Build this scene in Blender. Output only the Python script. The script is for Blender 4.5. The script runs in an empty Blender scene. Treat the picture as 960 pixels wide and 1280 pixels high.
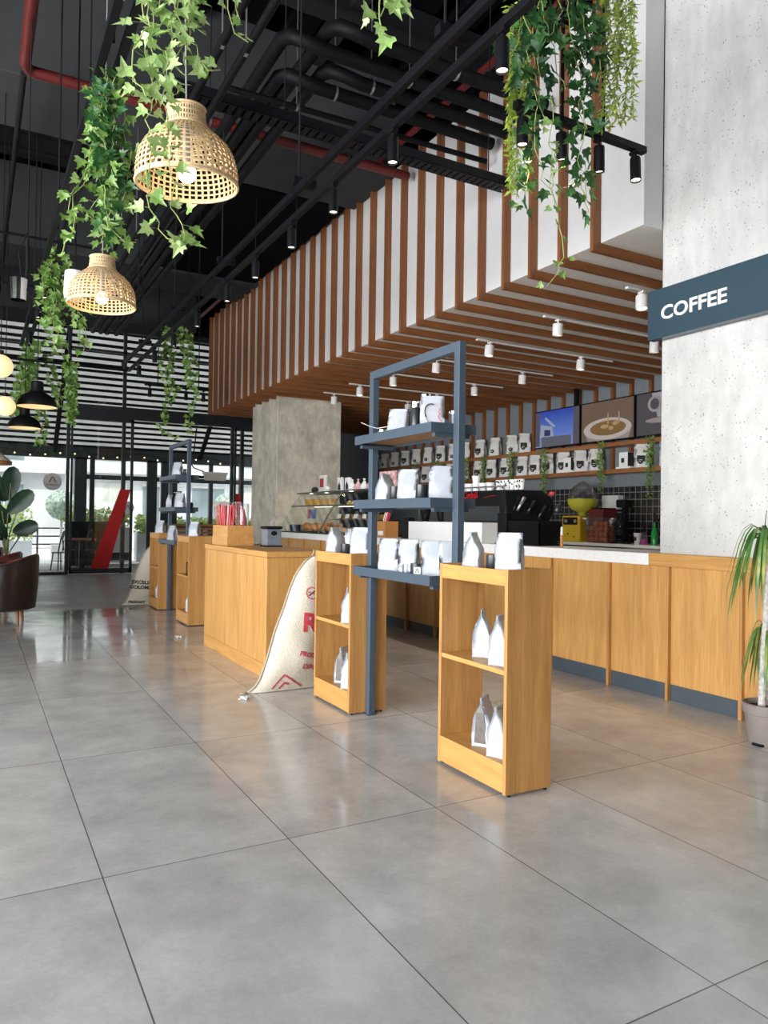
import bpy, bmesh, math, random
from mathutils import Vector, Matrix, noise
C = bpy.context.scene.collection
PI = math.pi
OFF = {}

# ---------------------------------------------------------------- mesh builder
class MB:
    def __init__(s): s.v = []; s.f = []; s.m = []; s.mi = 0
    def add(s, vs, fs):
        b = len(s.v); s.v += [tuple(p) for p in vs]
        for f in fs: s.f.append(tuple(b + i for i in f)); s.m.append(s.mi)
        return s
    def box(s, x0, x1, y0, y1, z0, z1):
        vs = [(x, y, z) for z in (z0, z1) for y in (y0, y1) for x in (x0, x1)]
        return s.add(vs, [(0,2,3,1),(4,5,7,6),(0,1,5,4),(2,6,7,3),(0,4,6,2),(1,3,7,5)])
    def obox(s, c, size, rz=0, rx=0, ry=0):
        M_ = Matrix.Translation(c) @ Matrix.Rotation(rz,4,'Z') @ Matrix.Rotation(rx,4,'X') @ Matrix.Rotation(ry,4,'Y')
        a, b, d = [q/2 for q in size]
        vs = [M_ @ Vector((x,y,z)) for z in (-d,d) for y in (-b,b) for x in (-a,a)]
        return s.add(vs, [(0,2,3,1),(4,5,7,6),(0,1,5,4),(2,6,7,3),(0,4,6,2),(1,3,7,5)])
    def tube(s, pts, r, n=8, r1=None, cap=True):
        pts = [Vector(p) for p in pts]; N = len(pts); vs = []; up = None
        for i, p in enumerate(pts):
            t = (pts[min(i+1,N-1)] - pts[max(i-1,0)]).normalized()
            if up is None: up = t.orthogonal().normalized()
            a = (up - t*up.dot(t))
            a = a.normalized() if a.length > 1e-6 else t.orthogonal().normalized()
            up = a; b = t.cross(a)
            rr = r if r1 is None else r + (r1-r)*i/max(1,N-1)
            if isinstance(r, (list,tuple)): rr = r[i]
            vs += [p + (a*math.cos(2*PI*k/n) + b*math.sin(2*PI*k/n))*rr for k in range(n)]
        fs = [(i*n+k, i*n+(k+1)%n, (i+1)*n+(k+1)%n, (i+1)*n+k) for i in range(N-1) for k in range(n)]
        if cap: fs += [tuple(range(n-1,-1,-1)), tuple((N-1)*n+k for k in range(n))]
        return s.add(vs, fs)
    def lathe(s, prof, c=(0,0,0), n=24, close=False):
        vs = []; N = len(prof)
        for r, z in prof:
            vs += [(c[0]+max(r,1e-4)*math.cos(2*PI*k/n), c[1]+max(r,1e-4)*math.sin(2*PI*k/n), c[2]+z) for k in range(n)]
        fs = [(i*n+k, i*n+(k+1)%n, (i+1)*n+(k+1)%n, (i+1)*n+k) for i in range(N-1) for k in range(n)]
        if close: fs += [tuple(range(n-1,-1,-1)), tuple((N-1)*n+k for k in range(n))]
        return s.add(vs, fs)
    def cyl(s, c, r, h, n=20, r1=None): return s.lathe([(r,0),(r if r1 is None else r1,h)], c, n, True)
    def prism(s, poly, y0, y1):           # polygon in X-Z extruded along Y
        n = len(poly)
        vs = [(x,y0,z) for x,z in poly] + [(x,y1,z) for x,z in poly]
        return s.add(vs, [tuple(range(n)), tuple(range(2*n-1,n-1,-1))] + [(i,(i+n),(i+1)%n+n,(i+1)%n) for i in range(n)])
    def prismx(s, poly, x0, x1):          # polygon in Y-Z extruded along X
        n = len(poly)
        vs = [(x0,y,z) for y,z in poly] + [(x1,y,z) for y,z in poly]
        return s.add(vs, [tuple(range(n-1,-1,-1)), tuple(range(n,2*n))] + [(i,(i+1)%n,(i+1)%n+n,i+n) for i in range(n)])
    def ball(s, c, r, n=16, m=10, sz=1.0, jit=0, rnd=None):
        prof = []
        for i in range(m+1):
            a = -PI/2 + PI*i/m; prof.append((r*math.cos(a), r*sz*math.sin(a)))
        b = len(s.v); s.lathe(prof, c, n, True)
        if jit:
            for i in range(b, len(s.v)):
                p = Vector(s.v[i]); d = noise.noise(p*9)*jit
                s.v[i] = tuple(p + (p-Vector(c))*d)
        return s

def bake_loc(o, w):
    return OFF.get(o.name, Vector((0,0,0))) if o else Vector((0,0,0))
def mesh(name, mb, mat, parent=None, smooth=False, bevel=0, kind=None, label=None, auto=None):
    off = OFF.get(parent.name, Vector((0,0,0))) if parent else Vector((0,0,0))
    me = bpy.data.meshes.new(name)
    me.from_pydata([(x-off.x, y-off.y, z-off.z) for x,y,z in mb.v], [], mb.f); 
    mats = mat if isinstance(mat, (list,tuple)) else [mat]
    for m in mats: me.materials.append(m)
    if len(mats) > 1: me.polygons.foreach_set('material_index', mb.m)
    bm = bmesh.new(); bm.from_mesh(me); bmesh.ops.recalc_face_normals(bm, faces=bm.faces); bm.to_mesh(me); bm.free()
    if smooth: me.polygons.foreach_set('use_smooth', [True]*len(me.polygons))
    me.update()
    if smooth == 'auto':
        me.set_sharp_from_angle(angle=math.radians(38))
    o = bpy.data.objects.new(name, me); C.objects.link(o)
    if parent: o.parent = parent; OFF[o.name] = off
    if bevel:
        b = o.modifiers.new('b','BEVEL'); b.width = bevel; b.segments = 2; b.limit_method = 'ANGLE'; b.angle_limit = math.radians(40)
    if kind: o['kind'] = kind
    if label: o['label'] = label
    return o
def thing(name, label, cat, loc=(0,0,0), group=None, rz=0):
    o = bpy.data.objects.new(name, None); C.objects.link(o); o.location = loc; o.rotation_euler = (0,0,rz)
    o.empty_display_size = .1
    o['label'] = label; o['category'] = cat
    if group: o['group'] = group
    OFF[o.name] = Vector(loc)
    return o
def tag(o, label, cat, group=None, kind=None):
    o['label'] = label; o['category'] = cat
    if group: o['group'] = group
    if kind: o['kind'] = kind
    return o
def struct(name, mb, mat, parent=None, **k):
    return mesh(name, mb, mat, parent, kind='structure' if parent is None else None, **k)
def sroot(name):
    o = bpy.data.objects.new(name, None); C.objects.link(o); o['kind'] = 'structure'; OFF[o.name] = Vector((0,0,0)); return o
def copy_tree(o, loc=None, rz=None, label=None, parent=None, group=None):
    c = o.copy(); C.objects.link(c)
    if parent: c.parent = parent
    if loc is not None: c.location = loc
    if rz is not None: c.rotation_euler = (0,0,rz)
    if label: c['label'] = label
    if group: c['group'] = group
    for ch in list(o.children): copy_tree(ch, parent=c)
    return c
class Proto:
    """First placement uses the thing itself, later ones copy it with its parts."""
    def __init__(s, o): s.o = o; s.used = False
    def put(s, loc, rz, label, group=None):
        if not s.used:
            s.used = True; o = s.o; o.location = loc; o.rotation_euler = (0,0,rz); o['label'] = label
            if group: o['group'] = group
            return o
        return copy_tree(s.o, loc, rz, label, group=group)
ORD = ['first','second','third','fourth','fifth','sixth','seventh','eighth','ninth','tenth','eleventh','twelfth','thirteenth','fourteenth','fifteenth','sixteenth','seventeenth']

def text_mb(txt, size, extrude=0.0, bold=0.0, spacing=1.0, align='LEFT'):
    cu = bpy.data.curves.new('lettering','FONT'); cu.body = txt; cu.size = size; cu.extrude = extrude; cu.offset = bold
    cu.space_character = spacing; cu.align_x = align; cu.resolution_u = 3
    o = bpy.data.objects.new('lettering', cu); C.objects.link(o)
    dg = bpy.context.evaluated_depsgraph_get(); dg.update()
    me = bpy.data.meshes.new_from_object(o.evaluated_get(dg))
    mb = MB(); mb.add([v.co[:] for v in me.vertices], [tuple(p.vertices) for p in me.polygons])
    bpy.data.objects.remove(o); bpy.data.meshes.remove(me); bpy.data.curves.remove(cu)
    return mb
def xf(mb, M_):
    mb.v = [tuple(M_ @ Vector(p)) for p in mb.v]; return mb
FACE_W = Matrix(((0,0,-1,0),(-1,0,0,0),(0,1,0,0),(0,0,0,1)))   # lettering on a wall that faces -X
FACE_S = Matrix(((1,0,0,0),(0,0,-1,0),(0,1,0,0),(0,0,0,1)))    # lettering on a wall that faces -Y

# ---------------------------------------------------------------- materials
def nt(name):
    m = bpy.data.materials.new(name); m.use_nodes = True; t = m.node_tree
    return m, t, t.nodes['Principled BSDF']
def nd(t, k, **kw):
    n = t.nodes.new(k)
    for a, b in kw.items():
        if a in n.inputs: n.inputs[a].default_value = b
        else: setattr(n, a, b)
    return n
def coords(t, scale=(1,1,1), kind='Object', rot=(0,0,0)):
    tc = nd(t,'ShaderNodeTexCoord'); mp = nd(t,'ShaderNodeMapping'); mp.inputs['Scale'].default_value = scale; mp.inputs['Rotation'].default_value = rot
    t.links.new(tc.outputs[kind], mp.inputs[0]); return mp.outputs[0]
def ramp(t, fac, stops):
    r = nd(t,'ShaderNodeValToRGB'); e = r.color_ramp.elements
    while len(e) < len(stops): e.new(.5)
    for q,(p,c) in zip(e, stops): q.position = p; q.color = (*c,1)
    t.links.new(fac, r.inputs[0]); return r.outputs[0]
def sc(c, k): return tuple(min(1,x*k) for x in c)
def mat(name, col, rough=.5, metal=0, var=.08, scale=6, bump=0, spec=.5, emit=None, es=0, trans=0):
    m, t, b = nt(name)
    b.inputs['Roughness'].default_value = rough; b.inputs['Metallic'].default_value = metal; b.inputs['Specular IOR Level'].default_value = spec
    n = nd(t,'ShaderNodeTexNoise', Scale=scale, Detail=4.0); t.links.new(coords(t), n.inputs['Vector'])
    t.links.new(ramp(t, n.outputs[0], [(.3, sc(col,1-var)), (.7, sc(col,1+var))]), b.inputs['Base Color'])
    if bump:
        bp = nd(t,'ShaderNodeBump', Strength=bump, Distance=.01); t.links.new(n.outputs[0], bp.inputs['Height']); t.links.new(bp.outputs[0], b.inputs['Normal'])
    if emit: b.inputs['Emission Color'].default_value = (*emit,1); b.inputs['Emission Strength'].default_value = es
    if trans: b.inputs['Transmission Weight'].default_value = trans
    return m
def wood(name, dark, light, axis='Z', rough=.42, gs=1.0, fine=1.0):
    m, t, b = nt(name)
    s = {'Z':(9,9,.55),'X':(.55,9,9),'Y':(9,.55,9)}[axis]
    s = tuple(q*gs for q in s)
    n1 = nd(t,'ShaderNodeTexNoise', Scale=1.6, Detail=5.0, Roughness=.6, Distortion=.9); t.links.new(coords(t, s), n1.inputs['Vector'])
    s2 = {'Z':(70,70,2.2),'X':(2.2,70,70),'Y':(70,2.2,70)}[axis]
    n2 = nd(t,'ShaderNodeTexNoise', Scale=2.2*fine, Detail=3.0); t.links.new(coords(t, s2), n2.inputs['Vector'])
    mx = nd(t,'ShaderNodeMath', operation='MULTIPLY_ADD'); mx.inputs[1].default_value = .42
    t.links.new(n2.outputs[0], mx.inputs[0])
    ad = nd(t,'ShaderNodeMath', operation='MULTIPLY'); ad.inputs[1].default_value = .6; t.links.new(n1.outputs[0], ad.inputs[0]); t.links.new(ad.outputs[0], mx.inputs[2])
    t.links.new(ramp(t, mx.outputs[0], [(.36, dark), (.5, tuple((a+c)/2 for a,c in zip(dark,light))), (.64, light)]), b.inputs['Base Color'])
    b.inputs['Roughness'].default_value = rough
    bp = nd(t,'ShaderNodeBump', Strength=.12, Distance=.004); t.links.new(mx.outputs[0], bp.inputs['Height']); t.links.new(bp.outputs[0], b.inputs['Normal'])
    return m
def concrete(name, lo, hi, pit=True, scale=1.2, blotch=None, rough=.75):
    m, t, b = nt(name); v = coords(t)
    n = nd(t,'ShaderNodeTexNoise', Scale=scale, Detail=8.0, Roughness=.62); t.links.new(v, n.inputs['Vector'])
    n3 = nd(t,'ShaderNodeTexNoise', Scale=14.0, Detail=4.0); t.links.new(coords(t,(1,1,.35)), n3.inputs['Vector'])
    add = nd(t,'ShaderNodeMath', operation='MULTIPLY_ADD'); add.inputs[1].default_value = .3; t.links.new(n3.outputs[0], add.inputs[0])
    h = nd(t,'ShaderNodeMath', operation='MULTIPLY'); h.inputs[1].default_value = .7; t.links.new(n.outputs[0], h.inputs[0]); t.links.new(h.outputs[0], add.inputs[2])
    col = ramp(t, add.outputs[0], [(.34, lo), (.62, hi)])
    if pit:
        vo = nd(t,'ShaderNodeTexVoronoi', Scale=38.0, Randomness=1.0); t.links.new(coords(t,(1,1,.8)), vo.inputs['Vector'])
        gt = nd(t,'ShaderNodeTexNoise', Scale=9.0); t.links.new(v, gt.inputs['Vector'])
        sb = nd(t,'ShaderNodeMath', operation='MULTIPLY_ADD'); sb.inputs[1].default_value = .5; sb.inputs[2].default_value = -.12; t.links.new(gt.outputs[0], sb.inputs[0])
        lt = nd(t,'ShaderNodeMath', operation='LESS_THAN'); t.links.new(vo.outputs['Distance'], lt.inputs[0]); t.links.new(sb.outputs[0], lt.inputs[1])
        mx = nd(t,'ShaderNodeMix', data_type='RGBA'); mx.inputs[7].default_value = (*sc(lo,.5),1)
        t.links.new(lt.outputs[0], mx.inputs[0]); t.links.new(col, mx.inputs[6]); col = mx.outputs[2]
    t.links.new(col, b.inputs['Base Color']); b.inputs['Roughness'].default_value = rough
    bp = nd(t,'ShaderNodeBump', Strength=.25, Distance=.01); t.links.new(add.outputs[0], bp.inputs['Height']); t.links.new(bp.outputs[0], b.inputs['Normal'])
    return m
def emis(name, col, s):
    m, t, b = nt(name); b.inputs['Base Color'].default_value = (*sc(col,.6),1)
    n = nd(t,'ShaderNodeTexNoise', Scale=3.0); t.links.new(coords(t), n.inputs['Vector'])
    t.links.new(ramp(t, n.outputs[0], [(.2, sc(col,.96)), (.8, col)]), b.inputs['Emission Color'])
    b.inputs['Emission Strength'].default_value = s; return m
def glass(name, tint=(.97,.985,.98), gloss=.07, rough=.02, opac=0.0, k=1.0):
    m = bpy.data.materials.new(name); m.use_nodes = True; t = m.node_tree; t.nodes.clear()
    o = nd(t,'ShaderNodeOutputMaterial'); tr = nd(t,'ShaderNodeBsdfTransparent'); tr.inputs[0].default_value = (*tint,1)
    gl = nd(t,'ShaderNodeBsdfGlossy'); gl.inputs['Roughness'].default_value = rough
    fr = nd(t,'ShaderNodeFresnel', IOR=1.45); mm = nd(t,'ShaderNodeMath', operation='MULTIPLY_ADD'); mm.inputs[1].default_value = 1.2*k; mm.inputs[2].default_value = gloss-.05
    t.links.new(fr.outputs[0], mm.inputs[0])
    mx = nd(t,'ShaderNodeMixShader'); t.links.new(mm.outputs[0], mx.inputs[0]); t.links.new(tr.outputs[0], mx.inputs[1]); t.links.new(gl.outputs[0], mx.inputs[2])
    last = mx.outputs[0]
    if opac:
        df = nd(t,'ShaderNodeBsdfDiffuse'); df.inputs[0].default_value = (.8,.82,.82,1)
        m2 = nd(t,'ShaderNodeMixShader'); m2.inputs[0].default_value = opac; t.links.new(last, m2.inputs[1]); t.links.new(df.outputs[0], m2.inputs[2]); last = m2.outputs[0]
    t.links.new(last, o.inputs[0]); return m
def leafmat(name, cols, rough=.4, scale=7.0, tr=.25):
    m = bpy.data.materials.new(name); m.use_nodes = True; t = m.node_tree; b = t.nodes['Principled BSDF']; o = t.nodes['Material Output']
    n = nd(t,'ShaderNodeTexNoise', Scale=scale, Detail=3.0); t.links.new(coords(t), n.inputs['Vector'])
    st = [(.3+.4*i/(len(cols)-1), c) for i,c in enumerate(cols)]
    cr = ramp(t, n.outputs[0], st); t.links.new(cr, b.inputs['Base Color']); b.inputs['Roughness'].default_value = rough
    tl = nd(t,'ShaderNodeBsdfTranslucent'); t.links.new(cr, tl.inputs[0]); mx = nd(t,'ShaderNodeMixShader'); mx.inputs[0].default_value = tr
    t.links.new(b.outputs[0], mx.inputs[1]); t.links.new(tl.outputs[0], mx.inputs[2]); t.links.new(mx.outputs[0], o.inputs[0]); return m

def floor_mat():
    m, t, b = nt('floor_tiles')
    tc = nd(t,'ShaderNodeTexCoord'); sp = nd(t,'ShaderNodeSeparateXYZ'); t.links.new(tc.outputs['Object'], sp.inputs[0])
    def M_(op, a, bb=None, c=None):
        n = nd(t,'ShaderNodeMath', operation=op)
        for i, q in enumerate((a,bb,c)):
            if q is None: continue
            if isinstance(q,(int,float)): n.inputs[i].default_value = q
            else: t.links.new(q, n.inputs[i])
        return n.outputs[0]
    fx = M_('DIVIDE', M_('ADD', sp.outputs[0], .3186), .8); fy = M_('DIVIDE', M_('SUBTRACT', sp.outputs[1], 1.5352), 1.6171)
    def edge(f, size, w):
        fr = M_('SUBTRACT', f, M_('FLOOR', f)); d = M_('MINIMUM', fr, M_('SUBTRACT', 1, fr)); return M_('LESS_THAN', M_('MULTIPLY', d, size), w)
    g = M_('MAXIMUM', edge(fx,.8,.0026), edge(fy,1.6171,.0026))
    cb = nd(t,'ShaderNodeCombineXYZ'); t.links.new(M_('FLOOR',fx), cb.inputs[0]); t.links.new(M_('FLOOR',fy), cb.inputs[1])
    wn = nd(t,'ShaderNodeTexWhiteNoise'); t.links.new(cb.outputs[0], wn.inputs[0])
    add = nd(t,'ShaderNodeVectorMath', operation='MULTIPLY_ADD'); add.inputs[1].default_value = (17,17,17); t.links.new(wn.outputs['Color'], add.inputs[0]); t.links.new(tc.outputs['Object'], add.inputs[2])
    n1 = nd(t,'ShaderNodeTexNoise', Scale=2.2, Detail=8.0, Roughness=.68, Distortion=.15); t.links.new(add.outputs[0], n1.inputs['Vector'])
    n2 = nd(t,'ShaderNodeTexNoise', Scale=60.0, Detail=3.0); t.links.new(add.outputs[0], n2.inputs['Vector'])
    k = M_('ADD', M_('MULTIPLY', n1.outputs[0], .85), M_('MULTIPLY', n2.outputs[0], .15))
    base = ramp(t, k, [(.34,(.39,.39,.38)), (.5,(.49,.488,.478)), (.66,(.60,.598,.588))])
    mx = nd(t,'ShaderNodeMix', data_type='RGBA'); mx.inputs[7].default_value = (.12,.115,.105,1); t.links.new(g, mx.inputs[0]); t.links.new(base, mx.inputs[6]); t.links.new(mx.outputs[2], b.inputs['Base Color'])
    n4 = nd(t,'ShaderNodeTexNoise', Scale=1.1, Detail=5.0, Distortion=1.2); t.links.new(tc.outputs['Object'], n4.inputs['Vector'])
    ro = nd(t,'ShaderNodeMapRange'); ro.inputs[1].default_value = .3; ro.inputs[2].default_value = .7; ro.inputs[3].default_value = .08; ro.inputs[4].default_value = .27
    t.links.new(n4.outputs[0], ro.inputs[0])
    far = M_('GREATER_THAN', sp.outputs[1], 12.3); mid = M_('MULTIPLY', M_('GREATER_THAN', sp.outputs[1], 8.004), M_('SUBTRACT', 1, far))
    t.links.new(M_('ADD', ro.outputs[0], M_('SUBTRACT', M_('MULTIPLY', far, .22), M_('MULTIPLY', mid, .07))), b.inputs['Roughness'])
    b.inputs['Specular IOR Level'].default_value = .55
    bp = nd(t,'ShaderNodeBump', Strength=.05, Distance=.003)
    t.links.new(M_('SUBTRACT', M_('MULTIPLY', n1.outputs[0], 1.0), g), bp.inputs['Height']); t.links.new(bp.outputs[0], b.inputs['Normal'])
    return m
def tile_mat():
    m, t, b = nt('black_wall_tiles')
    tc = nd(t,'ShaderNodeTexCoord'); sp = nd(t,'ShaderNodeSeparateXYZ'); t.links.new(tc.outputs['Object'], sp.inputs[0]); cb = nd(t,'ShaderNodeCombineXYZ')
    t.links.new(sp.outputs[1], cb.inputs[0]); t.links.new(sp.outputs[2], cb.inputs[1])
    br = nd(t,'ShaderNodeTexBrick', offset=0.0, squash=1.0); br.inputs['Scale'].default_value = 1.0; br.inputs['Brick Width'].default_value = .125; br.inputs['Row Height'].default_value = .125
    br.inputs['Mortar Size'].default_value = .006; br.inputs['Color1'].default_value = (.012,.012,.013,1); br.inputs['Color2'].default_value = (.02,.02,.022,1); br.inputs['Mortar'].default_value = (.24,.24,.24,1)
    t.links.new(cb.outputs[0], br.inputs['Vector']); t.links.new(br.outputs['Color'], b.inputs['Base Color']); b.inputs['Roughness'].default_value = .25
    return m

M = dict(
 floor=floor_mat(), tiles=tile_mat(),
 oak=wood('light_oak', (.36,.165,.045), (.56,.29,.09)),
 oak_panel=wood('oak_veneer_panel', (.42,.205,.055), (.64,.35,.11)),
 oak_h=wood('light_oak_lengthwise', (.45,.22,.06), (.62,.33,.10), 'Y'),
 oak_in=wood('oak_interior', (.36,.16,.06), (.48,.24,.10)),
 slat=wood('brown_slat_wood', (.17,.055,.015), (.27,.10,.03), 'Z', rough=.5),
 slat_x=wood('brown_slat_wood_across', (.17,.055,.015), (.27,.10,.03), 'X', rough=.5),
 shelfwood=wood('back_shelf_wood', (.24,.09,.03), (.38,.16,.055), 'Y'),
 conc=concrete('pale_concrete', (.45,.445,.425), (.65,.64,.615)),
 conc2=concrete('aged_concrete', (.48,.45,.37), (.84,.78,.65), scale=2.4),
 navy=mat('blue_grey_powder_coat', (.055,.080,.108), .42, var=.05),
 sign=mat('sign_steel_blue', (.036,.066,.090), .32, var=.06, scale=2),
 white=mat('white_plaster', (.63,.62,.615), .8, var=.02),
 soffit=mat('soffit_offwhite', (.76,.72,.67), .8, var=.03),
 bag=mat('matt_white_bag_film', (.47,.50,.545), .38, var=.03, scale=30, bump=.15),
 bag_grey=mat('grey_bag_film', (.76,.745,.71), .5, var=.09, scale=25, bump=.3),
 bag_dark=mat('dark_bag_gusset', (.09,.075,.06), .35, var=.3, scale=60),
 blk=mat('matt_black', (.006,.006,.008), .5, var=.15, spec=.2), blk_gl=mat('gloss_black', (.012,.012,.014), .12, var=.1),
 ceil=mat('ceiling_black_paint', (.0035,.0038,.005), .9, var=.2, scale=2, spec=.05), beam=mat('dark_grey_paint', (.017,.0175,.02), .9, var=.15, scale=1.5, spec=.08),
 boxbeam=mat('boxed_beam_paint', (.055,.057,.06), .85, var=.12, scale=1.2, spec=.1), frame=mat('dark_window_frame', (.03,.036,.038), .4, var=.1),
 pipe=mat('black_pipe_insulation', (.004,.004,.005), .6, var=.25, scale=15, bump=.3, spec=.15), redpipe=mat('red_pipe_paint', (.11,.012,.010), .45, var=.15),
 steel=mat('galvanised_steel', (.40,.40,.40), .35, .9), chrome=mat('chrome', (.75,.75,.75), .12, 1.0, var=.02),
 mug=mat('charcoal_mug_glaze', (.022,.025,.028), .3), marble=mat('white_speckled_marble', (.86,.85,.83), .25, var=.05, scale=40),
 kick=mat('slate_blue_kick_board', (.055,.072,.09), .5), red=mat('red_film', (.60,.01,.012), .4, var=.04),
 whitem=mat('white_enamel', (.80,.78,.75), .35, var=.02), wallgrey=mat('blue_grey_wall_paint', (.20,.225,.245), .8, var=.04),
 leather=mat('dark_brown_leather', (.012,.006,.005), .32, var=.3, scale=12, bump=.2), leather2=mat('reddish_leather', (.10,.022,.018), .3, var=.25, scale=12),
 rattan=mat('pale_rattan', (.74,.54,.31), .55, var=.22, scale=25),
 cord=mat('grey_cord', (.3,.3,.3), .5), terra=mat('taupe_plastic_pot', (.25,.215,.195), .45, var=.04), soil=mat('brown_soil', (.05,.028,.015), .95, var=.4, scale=60, bump=.5),
 bark=mat('pale_ringed_bark', (.52,.50,.46), .8, var=.35, scale=35, bump=.6),
 yellow=mat('yellow_enamel', (.72,.50,.02), .3, var=.04), lime=mat('lime_yellow_plastic', (.55,.52,.05), .35, var=.04), orange=mat('orange_peel', (.75,.16,.05), .5, var=.12, scale=30),
 maroon=mat('maroon_plastic', (.16,.01,.012), .4), pink=mat('magenta_liquid', (.75,.05,.35), .2), green=mat('green_glass', (.02,.35,.06), .15),
 jute=mat('cream_woven_jute', (.62,.57,.47), .95, var=.10, scale=90, bump=.8), jute_d=mat('tan_woven_jute', (.42,.37,.28), .95, var=.12, scale=90, bump=.8),
 inkred=mat('faded_red_ink', (.50,.05,.07), .9, var=.35, scale=60), ink=mat('black_ink', (.03,.03,.03), .9, var=.3, scale=60),
 glass=glass('clear_pane'), glass_case=glass('display_glass', (.95,.97,.95), .055, k=.18), plas=glass('clear_plastic', (.9,.92,.94), .1, .08, .06, k=.5),
 plastic_pink=glass('pink_wrapped_plastic', (.99,.86,.88), .06, .15, .0, k=.12),
 bulb=emis('warm_bulb', (1,.86,.62), 8), lens=emis('spot_lens', (1,.80,.58), 7), lensw=emis('white_spot_lens', (1,.90,.75), 1.6), globe=emis('warm_globe', (1,.80,.42), .92),
 lampin=emis('lamp_inside', (1,.72,.36), .75),
 string=emis('string_light', (1,.75,.35), 3),
 pave=mat('terrace_gravel', (.42,.41,.38), .9, var=.25, scale=9), street=mat('pale_paving', (.62,.62,.60), .9, var=.08, scale=1),
 facade=mat('pale_facade', (.62,.64,.65), .8, var=.2, scale=.6), facade_glass=mat('facade_glazing', (.20,.25,.27), .3, var=.3, scale=.8), mural=mat('faded_mural', (.66,.66,.60), .8, var=.25, scale=2.2),
 fabric=leafmat('awning_fabric', [(.54,.53,.50),(.66,.65,.62)], .8, 2.0, .4),
 ivy=leafmat('ivy_leaf', [(.10,.22,.03),(.20,.36,.08),(.34,.48,.17)], scale=9), ivy_pale=leafmat('pale_ivy_leaf', [(.20,.36,.08),(.34,.50,.17),(.55,.66,.34)], scale=10),
 ivy_dark=leafmat('dark_ivy_leaf', [(.015,.06,.02),(.035,.12,.035),(.10,.22,.05)], scale=9), willow=leafmat('willow_leaf', [(.25,.40,.05),(.42,.56,.09),(.62,.68,.12)], scale=12),
 stem=mat('vine_stem', (.30,.36,.12), .7, var=.2), drac=leafmat('dracaena_leaf', [(.035,.12,.03),(.10,.22,.05),(.42,.45,.12)], scale=5, tr=.15),
 mon=leafmat('broad_dark_leaf', [(.01,.035,.02),(.025,.07,.035),(.04,.10,.05)], scale=3, tr=.1), hedge=leafmat('hedge_leaf', [(.10,.22,.05),(.30,.40,.10),(.50,.52,.12)], scale=4),
 topi=leafmat('pale_topiary', [(.3,.42,.32),(.6,.7,.62),(.85,.9,.85)], scale=10),
 pastry=mat('golden_pastry', (.62,.33,.10), .6, var=.3, scale=30), pastry_y=mat('yellow_cake', (.80,.42,.03), .5, var=.25, scale=40), pastry_o=mat('orange_wrappers', (.75,.25,.07), .45, var=.4, scale=40),
 choc=mat('chocolate', (.10,.035,.02), .4, var=.3), pinkw=mat('pink_wrapper', (.70,.42,.42), .4, var=.3, scale=40), blue=mat('blue_packet', (.08,.22,.5), .35, var=.3, scale=20),
 kraft=mat('kraft_carton', (.50,.22,.06), .6), paper=mat('white_paper', (.85,.85,.83), .7, var=.03), napkin=mat('grey_plastic_case', (.17,.20,.24), .3, var=.2),
 scr=emis('screen_dark', (.03,.03,.035), .3),
)
SKY, DAY_L, DAY_B, EXPO = 2.8, 2500, 120, 0.0
# ================================================================ setting
# floor, walls, ceiling
mb = MB(); mb.add([(-7,-6,0),(12,-6,0),(12,19.7,0),(-7,19.7,0)], [(0,1,2,3)]); struct('floor', mb, M['floor'])
mb = MB(); mb.box(-8,14,19.72,24.4,-.06,-.005); struct('terrace_floor', mb, M['pave'])
mb = MB(); mb.box(-30,40,24.4,60,-.12,-.02); struct('street', mb, M['street'])
mb = MB(); mb.box(10,10.2,4.2,19.7,0,7.6); struct('wall_right', mb, M['wallgrey'])
mb = MB(); mb.box(5.3,10.2,4.1,4.28,0,7.6); struct('wall_bar_end', mb, M['wallgrey'])
mb = MB(); mb.box(6.8,10,18.95,19.1,0,4.2); struct('wall_bar_rear', mb, M['wallgrey'])
mb = MB(); mb.box(6.2,6.4,-6,3.2,0,7.6); struct('wall_front_right', mb, M['beam'])
mb = MB(); mb.box(-2.5,6.4,-6.2,-6,0,7.6); mb.box(-7,-2.5,-6.2,-6,0,1.0); mb.box(-7,-2.5,-6.2,-6,4.2,7.6)
for x in (-7,-4.7): mb.box(x,x+.15,-6.2,-6,1,4.2)
struct('wall_back', mb, M['beam'])
mb = MB(); mb.box(-7.2,-7,-6,19.7,4.3,7.6); mb.box(-7.2,-7,8.0,19.7,0,4.3)
for y in (-6,-3,0,3,6,7.9): mb.box(-7.2,-7,y,y+.12,0,4.3)
struct('wall_left', mb, M['beam'])
for i,y in enumerate((-5.88,-2.88,.12,3.12,6.12)):
    mb = MB(); mb.box(-7.12,-7.1,y,y+(2.85 if i<4 else 1.78),.02,4.3); struct('window_%d'%(i+1), mb, M['glass'])
# ceiling: corrugated deck (ribs along Y)
mb = MB(); n = 0; x = -7.2
while x < 10.2:
    mb.box(x,x+.32,-6.2,19.8,7.45,7.6); mb.box(x+.32,x+.55,-6.2,19.8,7.6,7.68); x += .55
struct('ceiling', mb, M['ceil'])
r = sroot('trim_1')    # steel beams below the deck
for y in (5.2,7.3,11.2,12.6,16.6,17.8):
    b = MB(); b.box(-7,10,y,y+.22,7.37,7.42); b.box(-7,10,y+.09,y+.13,7.1,7.37); b.box(-7,10,y,y+.22,7.05,7.1); mesh('beam', b, M['beam'], r)
for x in (-2.6,-.2,1.9,3.6):
    b = MB(); b.box(x,x+.16,-6,19.7,7.2,7.45); mesh('beam', b, M['beam'], r)
r = sroot('trim_2')    # boxed downstand beams
for (y0,y1,z) in ((8.55,9.75,6.05),(13.95,15.2,6.05),(18.6,19.7,6.15)):
    b = MB(); b.box(-7,4.86,y0,y1,z,7.45); mesh('beam', b, M['boxbeam'], r, bevel=.01)
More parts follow.
